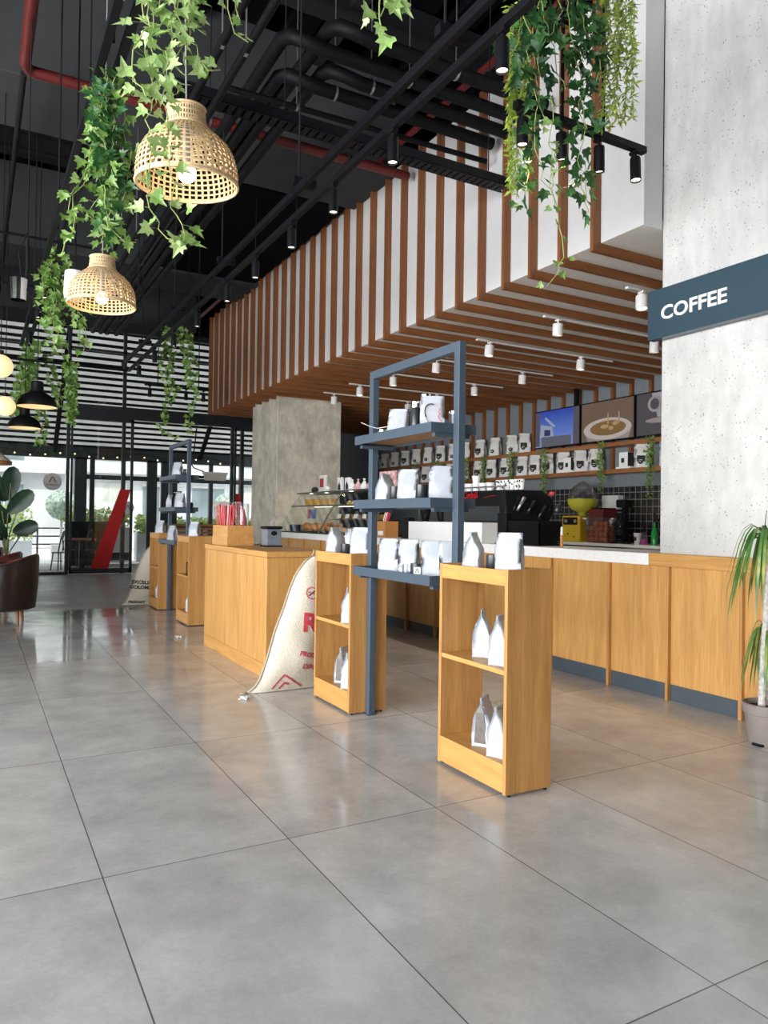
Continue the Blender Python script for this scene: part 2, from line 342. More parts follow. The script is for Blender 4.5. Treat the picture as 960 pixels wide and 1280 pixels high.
b = MB(); b.box(2.9,4.78,9.9,14.1,6.1,6.5); mesh('duct_box', b, M['ceil'], r)
# concrete columns
mb = MB(); mb.box(5.10,6.2,2.0,4.33,0,7.5); struct('column_right', mb, M['conc'], bevel=.012)
mb = MB(); mb.box(5.34,6.78,14.08,15.6,0,3.96)
struct('column_bar', mb, M['conc2'], bevel=.02)
# bulkhead over the bar: white box, off-white soffit, brown slats that fold from face to soffit
r = sroot('bar_bulkhead')
b = MB(); b.box(4.87,5.095,4.33,17.2,3.97,6.17); mesh('face_board', b, M['white'], r)
b = MB(); b.box(4.871,5.4,4.331,17.2,3.968,3.969); b.box(5.095,10,4.34,17.2,3.97,4.06); b.box(6.8,10,17.2,18.95,3.97,4.06); b.box(4.87,5.34,14.0,17.2,3.965,3.97); mesh('soffit_board', b, M['soffit'], r)
ys = [4.815+.424*k for k in range(30)]
fb = MB(); sb = MB(); wb = MB()
for y in ys:
    fb.box(4.78,4.87,y,y+.042,3.885,6.17)
    x0 = 4.87
    if 14.0 < y < 15.6:
        sb.box(4.87,5.335,y,y+.042,3.885,3.965); sb.box(6.79,9.93,y,y+.042,3.885,3.968)
    else: sb.box(4.87,9.93,y,y+.042,3.885,3.968)
    wb.box(9.93,10,y,y+.06,2.40,3.968)
for k in range(4): sb.box(6.85,9.93,17.5+.424*k-.09,17.5+.424*k-.05,3.885,3.968)
mesh('face_slats', fb, M['slat'], r); mesh('soffit_slats', sb, M['slat_x'], r); mesh('wall_slats', wb, M['slat'], r)
# black tiling behind the back counter
mb = MB(); mb.box(9.985,10,4.4,14,1.1,2.1); struct('wall_tiling', mb, M['tiles'])

mb = MB(); mb.box(-7,10.2,19.70,19.78,6.3,7.6); struct('wall_header', mb, M['beam'])
# ---------------------------------------------------------------- storefront (inner glazing)
def storefront():
    Y0, Y1 = 19.66, 19.76
    f = M['frame']
    r = sroot('window_6'); g = MB()
    for x in (-7,-4.9,-2.6,-.4,1.98,3.29,6.14,6.42,8.5):
        b = MB(); b.box(x,x+.08,Y0,Y1,0,6.3); mesh('mullion', b, f, r)
    b = MB(); b.box(1.98,10,Y0-.04,Y1,3.93,4.24); b.box(-7,10,Y0,Y1,5.6,5.66); b.box(-7,10,Y0,Y1,6.15,6.3); b.box(-7,1.98,Y0,Y1,0,.07); b.box(6.42,10,Y0,Y1,0,.07); mesh('rail', b, f, r)
    g.box(-7,1.98,19.70,19.71,.07,6.2); g.box(3.5,10,19.70,19.71,4.24,6.2); g.box(2.06,3.5,19.70,19.71,4.24,6.2); mesh('pane', g, M['glass'], r)
    # sliding door leaves
    for n,(xa,xb,st) in enumerate(((2.07,3.56,((2.56,.13),(2.99,.13),(3.50,2.14),(3.25,2.14))),(6.22,7.6,((6.2+.05,2.12),(6.36,2.12),(6.9,.13),(6.5,.13))))):
        d = sroot('door_%d'%(n+1)); b = MB()
        b.box(xa,xa+.05,19.6,19.65,0.02,3.93); b.box(xb-.07,xb,19.6,19.65,0.02,3.93); b.box(xa,xb,19.6,19.65,.02,.14); b.box(xa,xb,19.6,19.65,3.85,3.93)
        mesh('door_frame', b, f, d)
        b = MB(); b.box(xa+.05,xb-.07,19.62,19.628,.14,3.85); mesh('pane', b, M['glass'], d)
        b = MB(); b.add([(x,19.612,z) for x,z in st]+[(x,19.616,z) for x,z in st], [(0,1,2,3),(7,6,5,4),(0,4,5,1),(1,5,6,2),(2,6,7,3),(3,7,4,0)]); mesh('red_stripe', b, M['red'], d, label='slanted red film stripe')
    # right fixed pane with a door to the right of the bar column
storefront()
# outer glazing of the terrace
r = sroot('window_7'); f = M['frame']
b = MB(); b.box(-8,14,23.66,23.8,3.16,3.66); b.box(2.7,14,23.68,23.78,2.56,2.7); b.box(3.0,4.3,23.68,23.78,.1,.34) ; b.box(5.0,14,23.68,23.78,.1,.34); b.box(5.0,14,23.68,23.78,1.1,1.18)
mesh('rail', b, f, r)
for x,w in ((2.62,.34),(3.05,.13),(3.95,.12),(4.72,.3),(5.15,.5),(6.68,.12),(7.7,.14),(-2.0,.14),(-6,.14),(10.2,.14)):
    b = MB(); b.box(x,x+w,23.66,23.8,0,3.2); mesh('mullion', b, f, r)
b = MB(); b.box(2.96,14,23.72,23.73,.3,3.2); mesh('pane', b, M['glass'], r)
# pleated terrace awning: fabric pleats between dark carrier bars, sloping down to the outer glazing
r = thing('pleated_awning', 'retractable awning of pale horizontal fabric pleats sloping over the terrace', 'awning', (0,20,6.4))
N = 21; fb = MB(); bb = MB()
for k in range(N):
    def P(s): return (19.95+3.7*s, 6.55-3.0*s)
    y0,z0 = P(k/N); y1,z1 = P((k+1)/N)
    ym,zm = (y0*.34+y1*.66), (z0*.34+z1*.66)
    pts = [(y0,z0)]
    for q in (.25,.5,.75): pts.append((y0+(ym-y0)*q, z0+(zm-z0)*q - .075*math.sin(PI*q)))
    pts.append((ym,zm))
    fb.add([(x,y,z) for x in (-8,14) for y,z in pts], [(i,i+1,i+6,i+5) for i in range(4)])
    bb.add([(x,y,z) for x in (-8,14) for y,z in ((ym,zm-.045),(y1,z1-.045),(y1,z1+.02),(ym,zm+.02))], [(0,1,5,4),(1,2,6,5),(2,3,7,6),(3,0,4,7)])
mesh('fabric_pleats', fb, M['fabric'], r, smooth=True); mesh('carrier_bars', bb, M['blk'], r)
b = MB()
for x in (-6,-2,2.0,6.3,10.5): b.add([(xx,y,z) for xx in (x,x+.12) for y,z in ((19.8,6.45),(23.8,3.2),(23.8,3.3),(19.8,6.6))], [(0,1,2,3),(4,5,6,7),(0,1,5,4),(1,2,6,5),(2,3,7,6),(3,0,4,7)])
mesh('rafters', b, M['blk'], r)
# ================================================================ bar counter
def counter():
    r = thing('bar_counter', 'long oak-panelled bar counter with slate-blue kick board', 'counter', (5.06,4,0))
    edges = [2.1,2.84] + [3.517,4.185,4.834,5.604] + [5.604+.70*k for k in range(1,12)]
    b = MB(); b.box(5.1,5.098+.0,4.34,13.9,.02,1.1)
    for a,c in zip(edges, edges[1:]):
        p = MB(); p.box(5.06,5.095,a+.012,c-.012,.135,1.105); mesh('front_panel', p, M['oak_panel'], r)
        k = MB(); k.box(5.062,5.095,a+.012,c-.012,0.0,.133); mesh('kick_board', k, M['kick'], r)
    for e in edges:
        s = MB(); s.box(5.025,5.095,e-.014,e+.014,0,1.105); mesh('divider_strip', s, M['oak'], r, bevel=.002)
    t = thing('marble_worktop', 'white speckled marble worktop running along the bar counter', 'worktop', (5.3,9,1.11))
    b = MB(); b.box(5.01,5.62,4.37,13.9,1.108,1.208); mesh('slab', b, M['marble'], t, bevel=.004)
    b = MB(); b.box(5.1,5.6,4.4,13.9,.95,1.108); mesh('support', b, M['blk'], t)
    l = thing('oak_ledge', 'light oak ledge capping the panels below the concrete column', 'ledge', (5.06,3.2,1.1))
    b = MB(); b.box(5.015,5.099,2.1,4.368,1.106,1.212); mesh('cap_board', b, M['oak_h'], l, bevel=.004)
    # raised marble block
    t = thing('raised_bar_block', 'raised white marble block standing on the worktop before the coffee machine', 'bar block', (5.2,7.7,1.208))
    b = MB(); b.box(5.13,5.55,6.88,8.52,1.208,1.445); mesh('block', b, M['marble'], t, bevel=.004)
    for i,(y,lab) in enumerate(((6.60,'black steel post right of the raised marble block'),(8.72,'black steel post left of the raised marble block'))):
        t = thing('screen_post', lab, 'post', (5.25,y,1.208))
        b = MB(); b.box(5.2,5.3,y-.08,y+.08,1.208,1.56 if i==0 else 1.5); mesh('upright', b, M['blk'], t, bevel=.004)
        b = MB(); b.box(5.18,5.32,y-.1,y+.1,1.208,1.22); mesh('foot_plate', b, M['blk'], t)
    # stack of black serving trays
    for k in range(11):
        t = MB(); z = 1.209+.0235*k
        t.box(5.2,5.5,5.97,6.50,z,z+.006); t.box(5.2,5.5,5.97,5.982,z,z+.021); t.box(5.2,5.5,6.488,6.5,z,z+.021); t.box(5.2,5.212,5.97,6.5,z,z+.021); t.box(5.488,5.5,5.97,6.5,z,z+.021)
        o = mesh('serving_tray', t, M['blk']); tag(o, 'black serving tray, %s from the bottom of the stack on the marble worktop' % ORD[k], 'tray', 'stacked black trays on the worktop')
    b = thing('pepper_mill', 'slim brown wooden mill standing beside the tray stack', 'mill', (5.2,5.63,1.208))
    m = MB(); m.lathe([(.018,0),(.02,.01),(.014,.05),(.018,.1),(.016,.12)], (5.2,5.63,1.208), 12, True); mesh('body', m, M['kraft'], b, smooth=True)
    m = MB(); m.lathe([(.012,.12),(.014,.14),(.012,.2),(.004,.21)], (5.2,5.63,1.208), 12, True); mesh('head', m, M['whitem'], b, smooth=True)
counter()

# espresso machine
def espresso():
    r = thing('espresso_machine', 'large gloss-black espresso machine with red script on its back', 'coffee machine', (6.0,7.5,1.2))
    b = MB(); b.prism([(5.86,1.48),(5.80,1.86),(6.45,1.86),(6.55,1.75),(6.5,1.45)], 7.36, 8.75); mesh('body', b, M['blk'], r, bevel=.015)
    b = MB(); b.prism([(5.84,1.46),(5.79,1.86),(6.40,1.87),(6.60,1.76),(6.62,1.60),(6.5,1.44)], 7.30, 7.355); mesh('side_cover', b, M['blk_gl'], r, bevel=.015)
    b = MB(); b.box(5.83,5.87,7.46,8.72,1.46,1.66); mesh('lower_back_panel', b, M['frame'], r, bevel=.008)
    for y in (7.45,8.0,8.6):
        b = MB(); b.cyl((5.95,y,1.1),.03,.4,12); b.cyl((6.45,y,1.1),.03,.4,12); mesh('foot', b, M['blk'], r)
    b = MB()
    b.tube([(5.84,8.74,1.862),(5.84,8.74,1.91),(5.84,7.38,1.91),(5.84,7.38,1.862)], .008, 8); b.tube([(5.84,7.9,1.862),(5.84,7.9,1.91)],.006,6); mesh('cup_rail', b, M['steel'], r, smooth=True)
    for k,(x,z,a) in enumerate(((6.02,1.70,.5),(6.18,1.66,.5),(6.36,1.60,.6))):
        b = MB(); b.tube([(x-.05,7.27,z-.10),(x+.05,7.25,z+.07)], [.018,.026], 10); mesh('portafilter_handle', b, M['blk_gl'] if k else M['steel'], r, smooth=True)
    b = MB(); b.lathe([(.05,0),(.06,.03),(.045,.1),(.03,.12)], (6.62,7.25,1.58), 14, True); mesh('steam_knob', b, M['mug'], r, smooth=True)
    b = MB(); b.lathe([(.035,0),(.04,.03),(.03,.05)], (6.52,7.25,1.80), 12, True); mesh('dial', b, M['inkred'], r, smooth=True)
    tx = text_mb('LaCimbali', .125, .001, .0005, 1.05); tx.v = [(x*.82, y, z) for x,y,z in tx.v]; xf(tx, Matrix.Translation((5.805,8.30,1.765)) @ Matrix.Rotation(math.radians(-8.9),4,'Y') @ FACE_W)
    mesh('red_script', tx, M['red'], r, label='red script lettering')
    b = MB(); b.tube([(5.806,7.75,1.765),(5.805,7.65,1.785),(5.805,7.5,1.79)], .003, 5); mesh('red_flourish', b, M['red'], r)
    # cups stacked on top
    for i in range(6):
        y = 8.55-.155*i
        for s in range(2 if i in (3,) else 1):
            c = MB(); z0 = 1.862+.1*s; c.lathe([(.045,0),(.062,.10),(.065,.10),(.065,.107),(.058,.107),(.042,.005)], (5.93,y,z0), 16, True)
            o = mesh('paper_cup', c, M['paper'], smooth='auto'); tag(o, 'plain white paper cup, %s from the left on the coffee machine%s' % (ORD[i], ', stacked' if s else ''), 'cup', 'cups on the coffee machine')
    for i in range(6):
        y = 7.62-.09*i
        t = thing('patterned_cup', 'white cup with black pattern, %s from the plain cups on the coffee machine' % ORD[i], 'cup', (5.95,y,1.862), 'patterned cups on the coffee machine')
        c = MB(); c.lathe([(.032,0),(.042,.09),(.044,.13),(.040,.13),(.03,.005)], (5.95,y,1.862), 14, True); mesh('cup_body', c, M['paper'], t, smooth='auto')
        c = MB(); rn = random.Random(i)
        for q in range(9):
            a = PI+rn.uniform(-1.1,1.1); z = rn.uniform(.03,.12); rr = .033+.1*z+.0012
            c.obox((5.95+rr*math.cos(a), y+rr*math.sin(a), 1.862+z), (.002,.016,.018), a, rn.uniform(-1,1))
        mesh('pattern', c, M['ink'], t)
    # grinder hoppers behind the top shelf side
    for i,y in enumerate((9.05,9.5)):
        t = thing('coffee_grinder', 'black coffee grinder, %s to the left of the coffee machine' % ORD[i], 'grinder', (6.0,y,1.0))
        c = MB(); c.box(5.9,6.15,y-.1,y+.1,1.0,1.45); mesh('body', c, M['blk'], t, bevel=.02)
        c = MB(); c.lathe([(.05,1.45),(.09,1.62),(.09,1.66)], (6.02,y,0), 16, True); mesh('hopper', c, M['blk_gl'], t, smooth='auto')
        c = MB(); c.tube([(5.88,y,1.3),(5.8,y,1.27)], .012, 8); mesh('spout', c, M['steel'], t)
    # bar machines stand on a lower work table
    t = thing('machine_table', 'low black work table under the espresso machine behind the bar', 'table', (6.1,8,0))
    c = MB(); c.box(5.75,6.7,5.2,9.8,1.06,1.1); mesh('table_top', c, M['steel'], t)
    for x in (5.8,6.6):
        for y in (5.3,9.7):
            c = MB(); c.box(x,x+.05,y,y+.05,0,1.06); mesh('leg', c, M['steel'], t)
espresso()

# ================================================================ display case with pastries
def display():
    r = thing('pastry_display_case', 'glass pastry display case with slanted front on the far end of the counter', 'display case', (5.3,11.4,1.208))
    y0, y1 = 9.62, 13.25
    prof = [(5.06,1.215),(5.5,1.93),(5.98,1.93),(5.98,1.215)]
    b = MB(); b.add([(5.06,y0,1.22),(5.06,y1,1.22),(5.5,y1,1.93),(5.5,y0,1.93)], [(0,1,2,3)]); mesh('front_glass', b, M['glass_case'], r)
    for y in (y0, 11.35, y1):
        b = MB(); b.add([(x,y,z) for x,z in prof], [(0,1,2,3)]); mesh('side_glass', b, M['glass_case'], r)
    b = MB(); b.box(5.04,6.0,y0-.02,y1+.02,1.208,1.225); mesh('base', b, M['blk'], r)
    b = MB(); b.box(5.46,6.0,y0-.02,y1+.02,1.93,1.955); mesh('top_shelf', b, M['frame'], r)
    b = MB(); b.box(5.34,5.98,y0,y1,1.69,1.702); mesh('middle_shelf', b, M['glass_case'], r)
    b = MB(); b.box(5.34,5.36,y0,y1,1.685,1.707); mesh('shelf_edge', b, M['frame'], r)
    b = MB(); b.box(5.24,5.98,y0,11.3,1.45,1.46); mesh('lower_shelf', b, M['frame'], r)
    b = MB(); 
    for y in (y0, 11.35): b.tube([(5.06,y,1.22),(5.5,y,1.93)], .012, 6)
    b.tube([(5.98,y0,1.2),(5.98,y0,1.93)],.012,6); mesh('frame_rail', b, M['steel'], r)
    b = MB(); b.box(5.36,5.39,10.1,11.2,1.665,1.68); b.box(5.36,5.39,11.5,12.2,1.665,1.68); mesh('light_strip', b, M['lensw'], r)
    rn = random.Random(4)
    def item(name, mb_, m, lab, cat, grp=None, sm=True): o = mesh(name, mb_, m, smooth=sm); tag(o, lab, cat, grp); return o
    # bottom deck: orange wrapped sweets and blue packets
    for k in range(26):
        y = 11.4+ (k%13)*.1 + rn.uniform(-.02,.02); x = 5.33 + (k//13)*.17
        c = MB(); c.ball((x,y,1.29+rn.uniform(0,.05)), .058, 8, 6, 1.0, .9)
        item('wrapped_bun', c, M['pastry_o' if k%3 else 'pastry'], 'orange-wrapped bun piled on the floor of the pastry case', 'bun', 'orange wrapped buns in the case')
    for k in range(8):
        y = 12.75+ (k%4)*.1; x = 5.2+(k//4)*.15
        c = MB(); c.obox((x,y,1.29), (.03,.08,.12), rn.uniform(-.4,.4), rn.uniform(-.2,.2)); item('snack_packet', c, M[('blue','ink','pinkw','paper')[k%4]], '%s snack packet, %s in the far corner of the pastry case' % (('blue','black','pink','white')[k%4], 'front row' if k<4 else 'back row'), 'packet', None, False)
    for k in range(2):
        c = MB(); y=12.55+.14*k; c.obox((5.5,y,1.55), (.06,.12,.17)); c.mi = 0; item('juice_carton', c, M['inkred' if k else 'blue'], '%s upright drink carton at the far end of the case' % ('red','blue')[1-k], 'carton', None, False)
    for k in range(9):
        c = MB(); y = 11.7+.13*k; c.obox((5.5,y,1.765), (.14,.10,.11), rn.uniform(-.1,.1)); item('cake_slice', c, M['pastry_y' if k>3 else 'pastry'], '%s cake slice, %s from the glass divider on the upper case shelf' % ('yellow' if k>3 else 'golden brown', ORD[k]), 'cake', None, False)
    for k in range(12):
        y = 9.8+.12*k; c = MB(); c.lathe([(.0,.07),(.03,.065),(.05,.04),(.06,0)], (5.55+rn.uniform(-.03,.03),y,1.703), 10); item('croissant', c, M['pastry'], 'golden pastry on the upper shelf of the near display case', 'pastry', 'golden pastries on the upper shelf')
    for k in range(9):
        y = 9.9+.15*k; c = MB(); c.obox((5.45,y,1.50), (.12,.1,.08)); item('chocolate_cake', c, M['choc' if k%2 else 'pastry'], '%s cake piece, %s from the near end on the lower case shelf' % ('dark chocolate' if k%2 else 'golden', ORD[k]), 'cake', None, False)
    for k in range(5):
        y = 9.85+.3*k; c = MB(); c.obox((5.31,y,1.51), (.006,.13,.07), 0, 0, .2); item('price_card', c, M['paper'], 'white price card, %s from the near end of the case' % ORD[k], 'card', 'price cards in the case', False)
    for k in range(8):
        y = 9.75+.17*k; c = MB(); c.ball((5.36,y,1.29),.05,8,6,.8,.8); item('cookie_bag', c, M['pastry'], 'small bag of biscuits on the floor of the near display case', 'biscuits', 'biscuit bags in the case')
    # on top of the case
    for k in range(9):
        y = 9.7+ (k%5)*.125; z = 1.956+.13*(k//5); 
        if k//5 and k>8: continue
        c = MB(); c.lathe([(.05,0),(.052,.1),(.045,.125)], (5.6,y+(k//5)*.03,z), 12, True); item('cookie_jar', c, M['pinkw'], 'clear tub of pink biscuits, %s row on top of the display case' % ('lower','upper')[k//5], 'tub', 'tubs of biscuits on the display case')
    for k in range(4):
        y = 10.5+.22*k; c = MB(); c.lathe([(.07,0),(.075,.05),(.03,.12),(.012,.15),(.03,.18)], (5.6,y,1.956), 10, True); item('gift_bag', c, M['paper' if k%2 else 'pinkw'], '%s tied sweet bag, %s along the top of the display case' % ('white' if k%2 else 'pink', ORD[k]), 'sweet bag')
    for k,(y,h) in enumerate(((11.32,.22),(11.62,.23))):
        t = thing('tea_packet', 'white packet with black print, %s of two on the display case top' % ('nearer','farther')[k], 'packet', (5.6,y,1.956))
        c = MB(); c.box(5.57,5.63,y-.08,y+.08,1.956,1.956+h); mesh('packet_body', c, M['paper'], t, bevel=.01)
        c = MB(); c.box(5.565,5.569,y-.06,y+.04,1.97,2.05); c.prismx([(y-.05,2.05),(y+.03,2.05),(y-.01,2.11)],5.565,5.569); mesh('print', c, M['ink'], t)
    t = thing('red_label_packet', 'white upright packet with a red printed label above the cakes', 'packet', (5.6,12.35,1.956))
    c = MB(); c.box(5.57,5.63,12.23,12.47,1.956,2.26); mesh('packet_body', c, M['paper'], t, bevel=.012)
    c = MB(); c.box(5.563,5.569,12.27,12.43,2.04,2.2); mesh('label', c, M['inkred'], t)
    for k,y in enumerate((12.7,12.1)):
        c = MB(); c.ball((5.58,y,2.0),.06,10,8,.8,.5); item('round_candle', c, M['paper' if k else 'ink'], '%s rounded ornament beside the red-labelled packet' % ('white' if k else 'black'), 'ornament')
    # kraft carton and items
    t = thing('kraft_sweet_box', 'orange-brown carton of sweets standing on the marble worktop', 'carton', (5.22,9.42,1.208))
    c = MB(); c.box(5.12,5.34,9.15,9.56,1.208,1.44); mesh('carton', c, M['kraft'], t, bevel=.004)
    c = MB(); c.box(5.117,5.121,9.2,9.35,1.24,1.3); mesh('printed_patch', c, M['paper'], t)
    for k in range(4):
        c = MB(); c.obox((5.2+.03*k,9.2+.08*k,1.50), (.03,.05,.13), 0, .5); item('sweet_packet', c, M['inkred' if k%2==0 else 'paper'], '%s sweet packet, %s in the carton on the worktop' % ('red' if k%2==0 else 'white', ORD[k]), 'packet', None, False)
display()

# ================================================================ back wall: shelves, screens, bags, back counter
def bag_mesh(w, d, h, seed=0, crump=1.0, lean=0.0, top=.985):
    rn = random.Random(seed); mb_ = MB(); levels = [0,.012,.05,.12,.22,.34,.46,.58,.68,.77,.85,.91,.955,1.0]; ph = rn.uniform(0,9)
    ring = 20; vs = []
    for t in levels:
        ww = w*(1 - (1-top)*max(0,(t-.5)/.5)**1.5) * (1 if t>.005 else .97)
        if t < .5: dd = d*(1-.12*t)
        else: dd = d*(.94-.90*min(1,(t-.5)/.41)**1.15)
        dd = max(dd, .006)
        pinch = .18*w*max(0,min(1,(t-.3)/.5))*(1 if t<.9 else .2)
        pts = []
        fx = [-1,-.6,-.2,.2,.6,1]
        for a in fx: pts.append((a*ww/2, -dd/2 - .10*d*(1-a*a)*math.sin(PI*min(1,t*1.05))*.8))
        for a in (-.5,-.17,.17,.5): pts.append((ww/2 - pinch*(1-abs(a)*1.6), a*dd))
        for a in reversed(fx): pts.append((a*ww/2, dd/2 + .10*d*(1-a*a)*math.sin(PI*min(1,t*1.05))*.8))
        for a in (.5,.17,-.17,-.5): pts.append((-ww/2 + pinch*(1-abs(a)*1.6), a*dd))
        for x,y in pts:
            q = Vector((x*22+ph, y*22, t*h*20)); k = crump*.0075*w/.14*(.15+.85*min(1,t*6))
            if t > .94: k *= .35
            n = noise.noise_vector(q)
            vs.append((x+n.x*k, y+n.y*k + lean*h*t, t*h + n.z*k*.25*(t>.1)))
    L = len(levels)
    fs = [(i*ring+k, i*ring+(k+1)%ring, (i+1)*ring+(k+1)%ring, (i+1)*ring+k) for i in range(L-1) for k in range(ring)]
    fs += [tuple(range(ring-1,-1,-1)), tuple((L-1)*ring+k for k in range(ring))]
    mb_.add(vs, fs); return mb_
def backbar():
    t = thing('wall_shelf', 'long brown wooden shelf, lower of two on the back wall', 'shelf', (9.8,11,2.35))
    b = MB(); b.box(9.72,9.98,6.3,17.6,2.325,2.40); mesh('shelf_board', b, M['shelfwood'], t, bevel=.004)
    t = thing('wall_shelf', 'long brown wooden shelf, upper of two on the back wall', 'shelf', (9.8,14,2.85))
    b = MB(); b.box(9.72,9.98,6.3,17.6,2.80,2.87); mesh('shelf_board', b, M['shelfwood'], t, bevel=.004)
    protos = []
    for s in range(3):
        r = thing('coffee_bag', 'x', 'coffee bag')
        mesh('bag_body', bag_mesh(.24,.14,.40,s+3,1.6), M['bag_grey'], r, smooth=True)
        c = MB(); c.lathe([(.001,0),(.045,0)], (0,0,0), 16); xf(c, Matrix.Translation((-.03,-.088,.10)) @ Matrix.Rotation(PI/2,4,'X'));
        if s: c.box(-.085,.045,-.092,-.088,.10,.20)
        mesh('emblem', c, M['ink'], r)
        c = MB(); c.box(-.06,.0,-.0935,-.0925,.12,.128); c.box(-.06,-.02,-.0935,-.0925,.09,.097); mesh('white_print', c, M['paper'], r)
        protos.append(Proto(r))
    up = [11.75,12.15,12.72,13.25,13.85,14.3]; up += [14.3+.55*k for k in range(1,8)]
    rn = random.Random(2)
    for i,y in enumerate(up):
        protos[0 if i%3 else 1].put((9.82,y,2.87), math.radians(-52+rn.uniform(-14,14)), 'white coffee bag with black emblem, %s from the screens on the upper wall shelf' % ORD[i], 'coffee bags on the upper wall shelf')
    lo = [8.2,8.72,9.35,9.78,10.15,10.62,11.05,11.42,11.8,12.35,12.85,13.3,13.85,14.4,14.95,15.5,16.0]
    for i,y in enumerate(lo):
        if i == 2: continue
        protos[2 if i%2 else 1].put((9.82,y,2.40), math.radians(-50+rn.uniform(-12,12)), 'white coffee bag with black label, %s from the column on the lower wall shelf' % ORD[i], 'coffee bags on the lower wall shelf')
    for i,y in enumerate((9.05,10.42)):
        t = thing('gift_box', 'small white carton with a black side, %s on the lower wall shelf' % ('under the middle screen','under the blue screen')[i], 'box', (9.82,y,2.4))
        b = MB(); b.box(9.74,9.90,y-.1,y+.1,2.43,2.68); mesh('carton', b, M['paper'], t, bevel=.003)
        b = MB(); b.box(9.735,9.90,y-.103,y-.1,2.44,2.675); b.box(9.737,9.74,y-.02,y+.05,2.5,2.58); mesh('black_face', b, M['ink'], t)
        b = MB(); b.box(9.73,9.93,y-.16,y+.16,2.4,2.43); mesh('white_tray', b, M['paper'], t)
    # screens
    def tv(y0,y1,lab):
        r = thing('television', lab, 'screen', (9.75,(y0+y1)/2,2.9))
        b = MB(); b.box(9.70,9.76,y0,y1,2.90,3.63); mesh('bezel', b, M['blk'], r, bevel=.004)
        return r
    def scr(r, poly, mname, col, es, d, nm):
        b = MB(); b.add([(9.699-d,y,z) for y,z in poly], [tuple(range(len(poly)))]); 
        if mname not in M: M[mname] = emis(mname, col, es)
        return mesh(nm, b, M[mname], r)
    def el(cy,cz,a,b_,n=28,s=0,e=2*PI): return [(cy+a*math.cos(s+(e-s)*k/n), cz+b_*math.sin(s+(e-s)*k/n)) for k in range(n)]
    r = tv(10.06,11.30,'wall screen showing a blue sky and a pale building')
    m, t_, b_ = nt('sky_picture'); tc = nd(t_,'ShaderNodeTexCoord'); sp = nd(t_,'ShaderNodeSeparateXYZ'); t_.links.new(tc.outputs['Object'], sp.inputs[0])
    cr = ramp(t_, sp.outputs[2], [(0,(.28,.32,.55)),(.25,(.12,.22,.62)),(.7,(.02,.06,.40))]); mr = t_.nodes['Color Ramp'];
    t_.links.new(cr, b_.inputs['Emission Color']); b_.inputs['Emission Strength'].default_value = .75; b_.inputs['Base Color'].default_value = (.01,.01,.02,1); M['sky_picture'] = m
    scr(r, [(10.08,2.92),(11.28,2.92),(11.28,3.61),(10.08,3.61)], 'sky_picture', 0, 0, 0, 'screen_picture')
    scr(r, [(10.28,2.92),(11.1,2.92),(11.1,3.12),(10.28,3.1)], 'pic_bush', (.10,.11,.14), .5, .001, 'picture_planting')
    scr(r, [(10.75,3.1),(11.15,3.1),(11.12,3.36),(10.80,3.3)], 'pic_house', (.22,.25,.34), .8, .001, 'picture_house')
    scr(r, [(10.85,3.13),(11.02,3.13),(11.02,3.25),(10.85,3.24)], 'pic_win', (.02,.03,.08), .8, .002, 'picture_window')
    scr(r, [(10.7,3.3),(10.98,3.5),(11.02,3.47),(10.76,3.28)], 'pic_house', 0, 0, .002, 'picture_roof')
    scr(r, [(11.15,2.94),(11.28,2.94),(11.28,3.6),(11.16,3.6)], 'pic_wall', (.07,.06,.07), .8, .001, 'picture_stone')
    scr(r, [(10.08,2.92),(10.24,2.92),(10.22,3.61),(10.08,3.61)], 'pic_wall', 0, 0, .001, 'picture_stone')
    r = tv(8.78,10.03,'wall screen showing a cup of coffee in the middle of the three')
    scr(r, [(8.8,2.92),(10.01,2.92),(10.01,3.61),(8.8,3.61)], 'pic_brown', (.11,.07,.05), .8, 0, 'screen_picture')
    scr(r, el(9.4,3.12,.56,.19), 'pic_cup', (.33,.29,.27), .8, .001, 'picture_cup')
    scr(r, [(8.9,2.92),(9.85,2.92),(9.95,3.1),(8.84,3.12)], 'pic_cup2', (.20,.17,.16), .8, .0005, 'picture_cup_side')
    scr(r, el(9.38,3.13,.42,.13), 'pic_coffee', (.14,.08,.03), .8, .002, 'picture_coffee')
    for y,z,a in ((9.45,3.16,.1),(9.3,3.12,.06),(9.2,3.2,.07)): scr(r, el(y,z,a,.035,14), 'pic_splash', (.30,.19,.09), .8, .003, 'picture_splash')
    for y in (9.35,9.1): scr(r, [(y,3.2),(y+.04,3.2),(y+.03,3.40),(y+.01,3.40)], 'pic_splash', 0, 0, .003, 'picture_drop')
    r = tv(7.5,8.75,'wall screen showing a dark cup picture beside the concrete column')
    scr(r, [(7.52,2.92),(8.73,2.92),(8.73,3.61),(7.52,3.61)], 'pic_dark', (.05,.045,.05), .8, 0, 'screen_picture')
    scr(r, [(7.6,3.2),(8.3,3.2),(8.42,3.6),(7.6,3.6)], 'pic_cup3', (.22,.21,.23), .8, .001, 'picture_cup')
    scr(r, el(8.36,3.42,.14,.13), 'pic_cup3', 0, 0, .001, 'picture_handle'); scr(r, el(8.36,3.42,.09,.09), 'pic_dark', 0, 0, .002, 'picture_handle_hole')
    scr(r, el(8.1,3.15,.45,.05), 'pic_cup2', 0, 0, .001, 'picture_saucer')
    t = thing('screen_bracket', 'black ceiling bracket holding the blue sky screen', 'bracket', (9.85,10.3,3.2))
    b = MB(); b.box(9.80,9.85,10.25,10.33,3.0,3.97); b.box(9.76,9.8,10.15,10.45,3.1,3.2); mesh('arm', b, M['blk'], t)
    # back counter
    t = thing('back_counter', 'dark back counter with a pale top along the tiled wall', 'counter', (9.5,9,0))
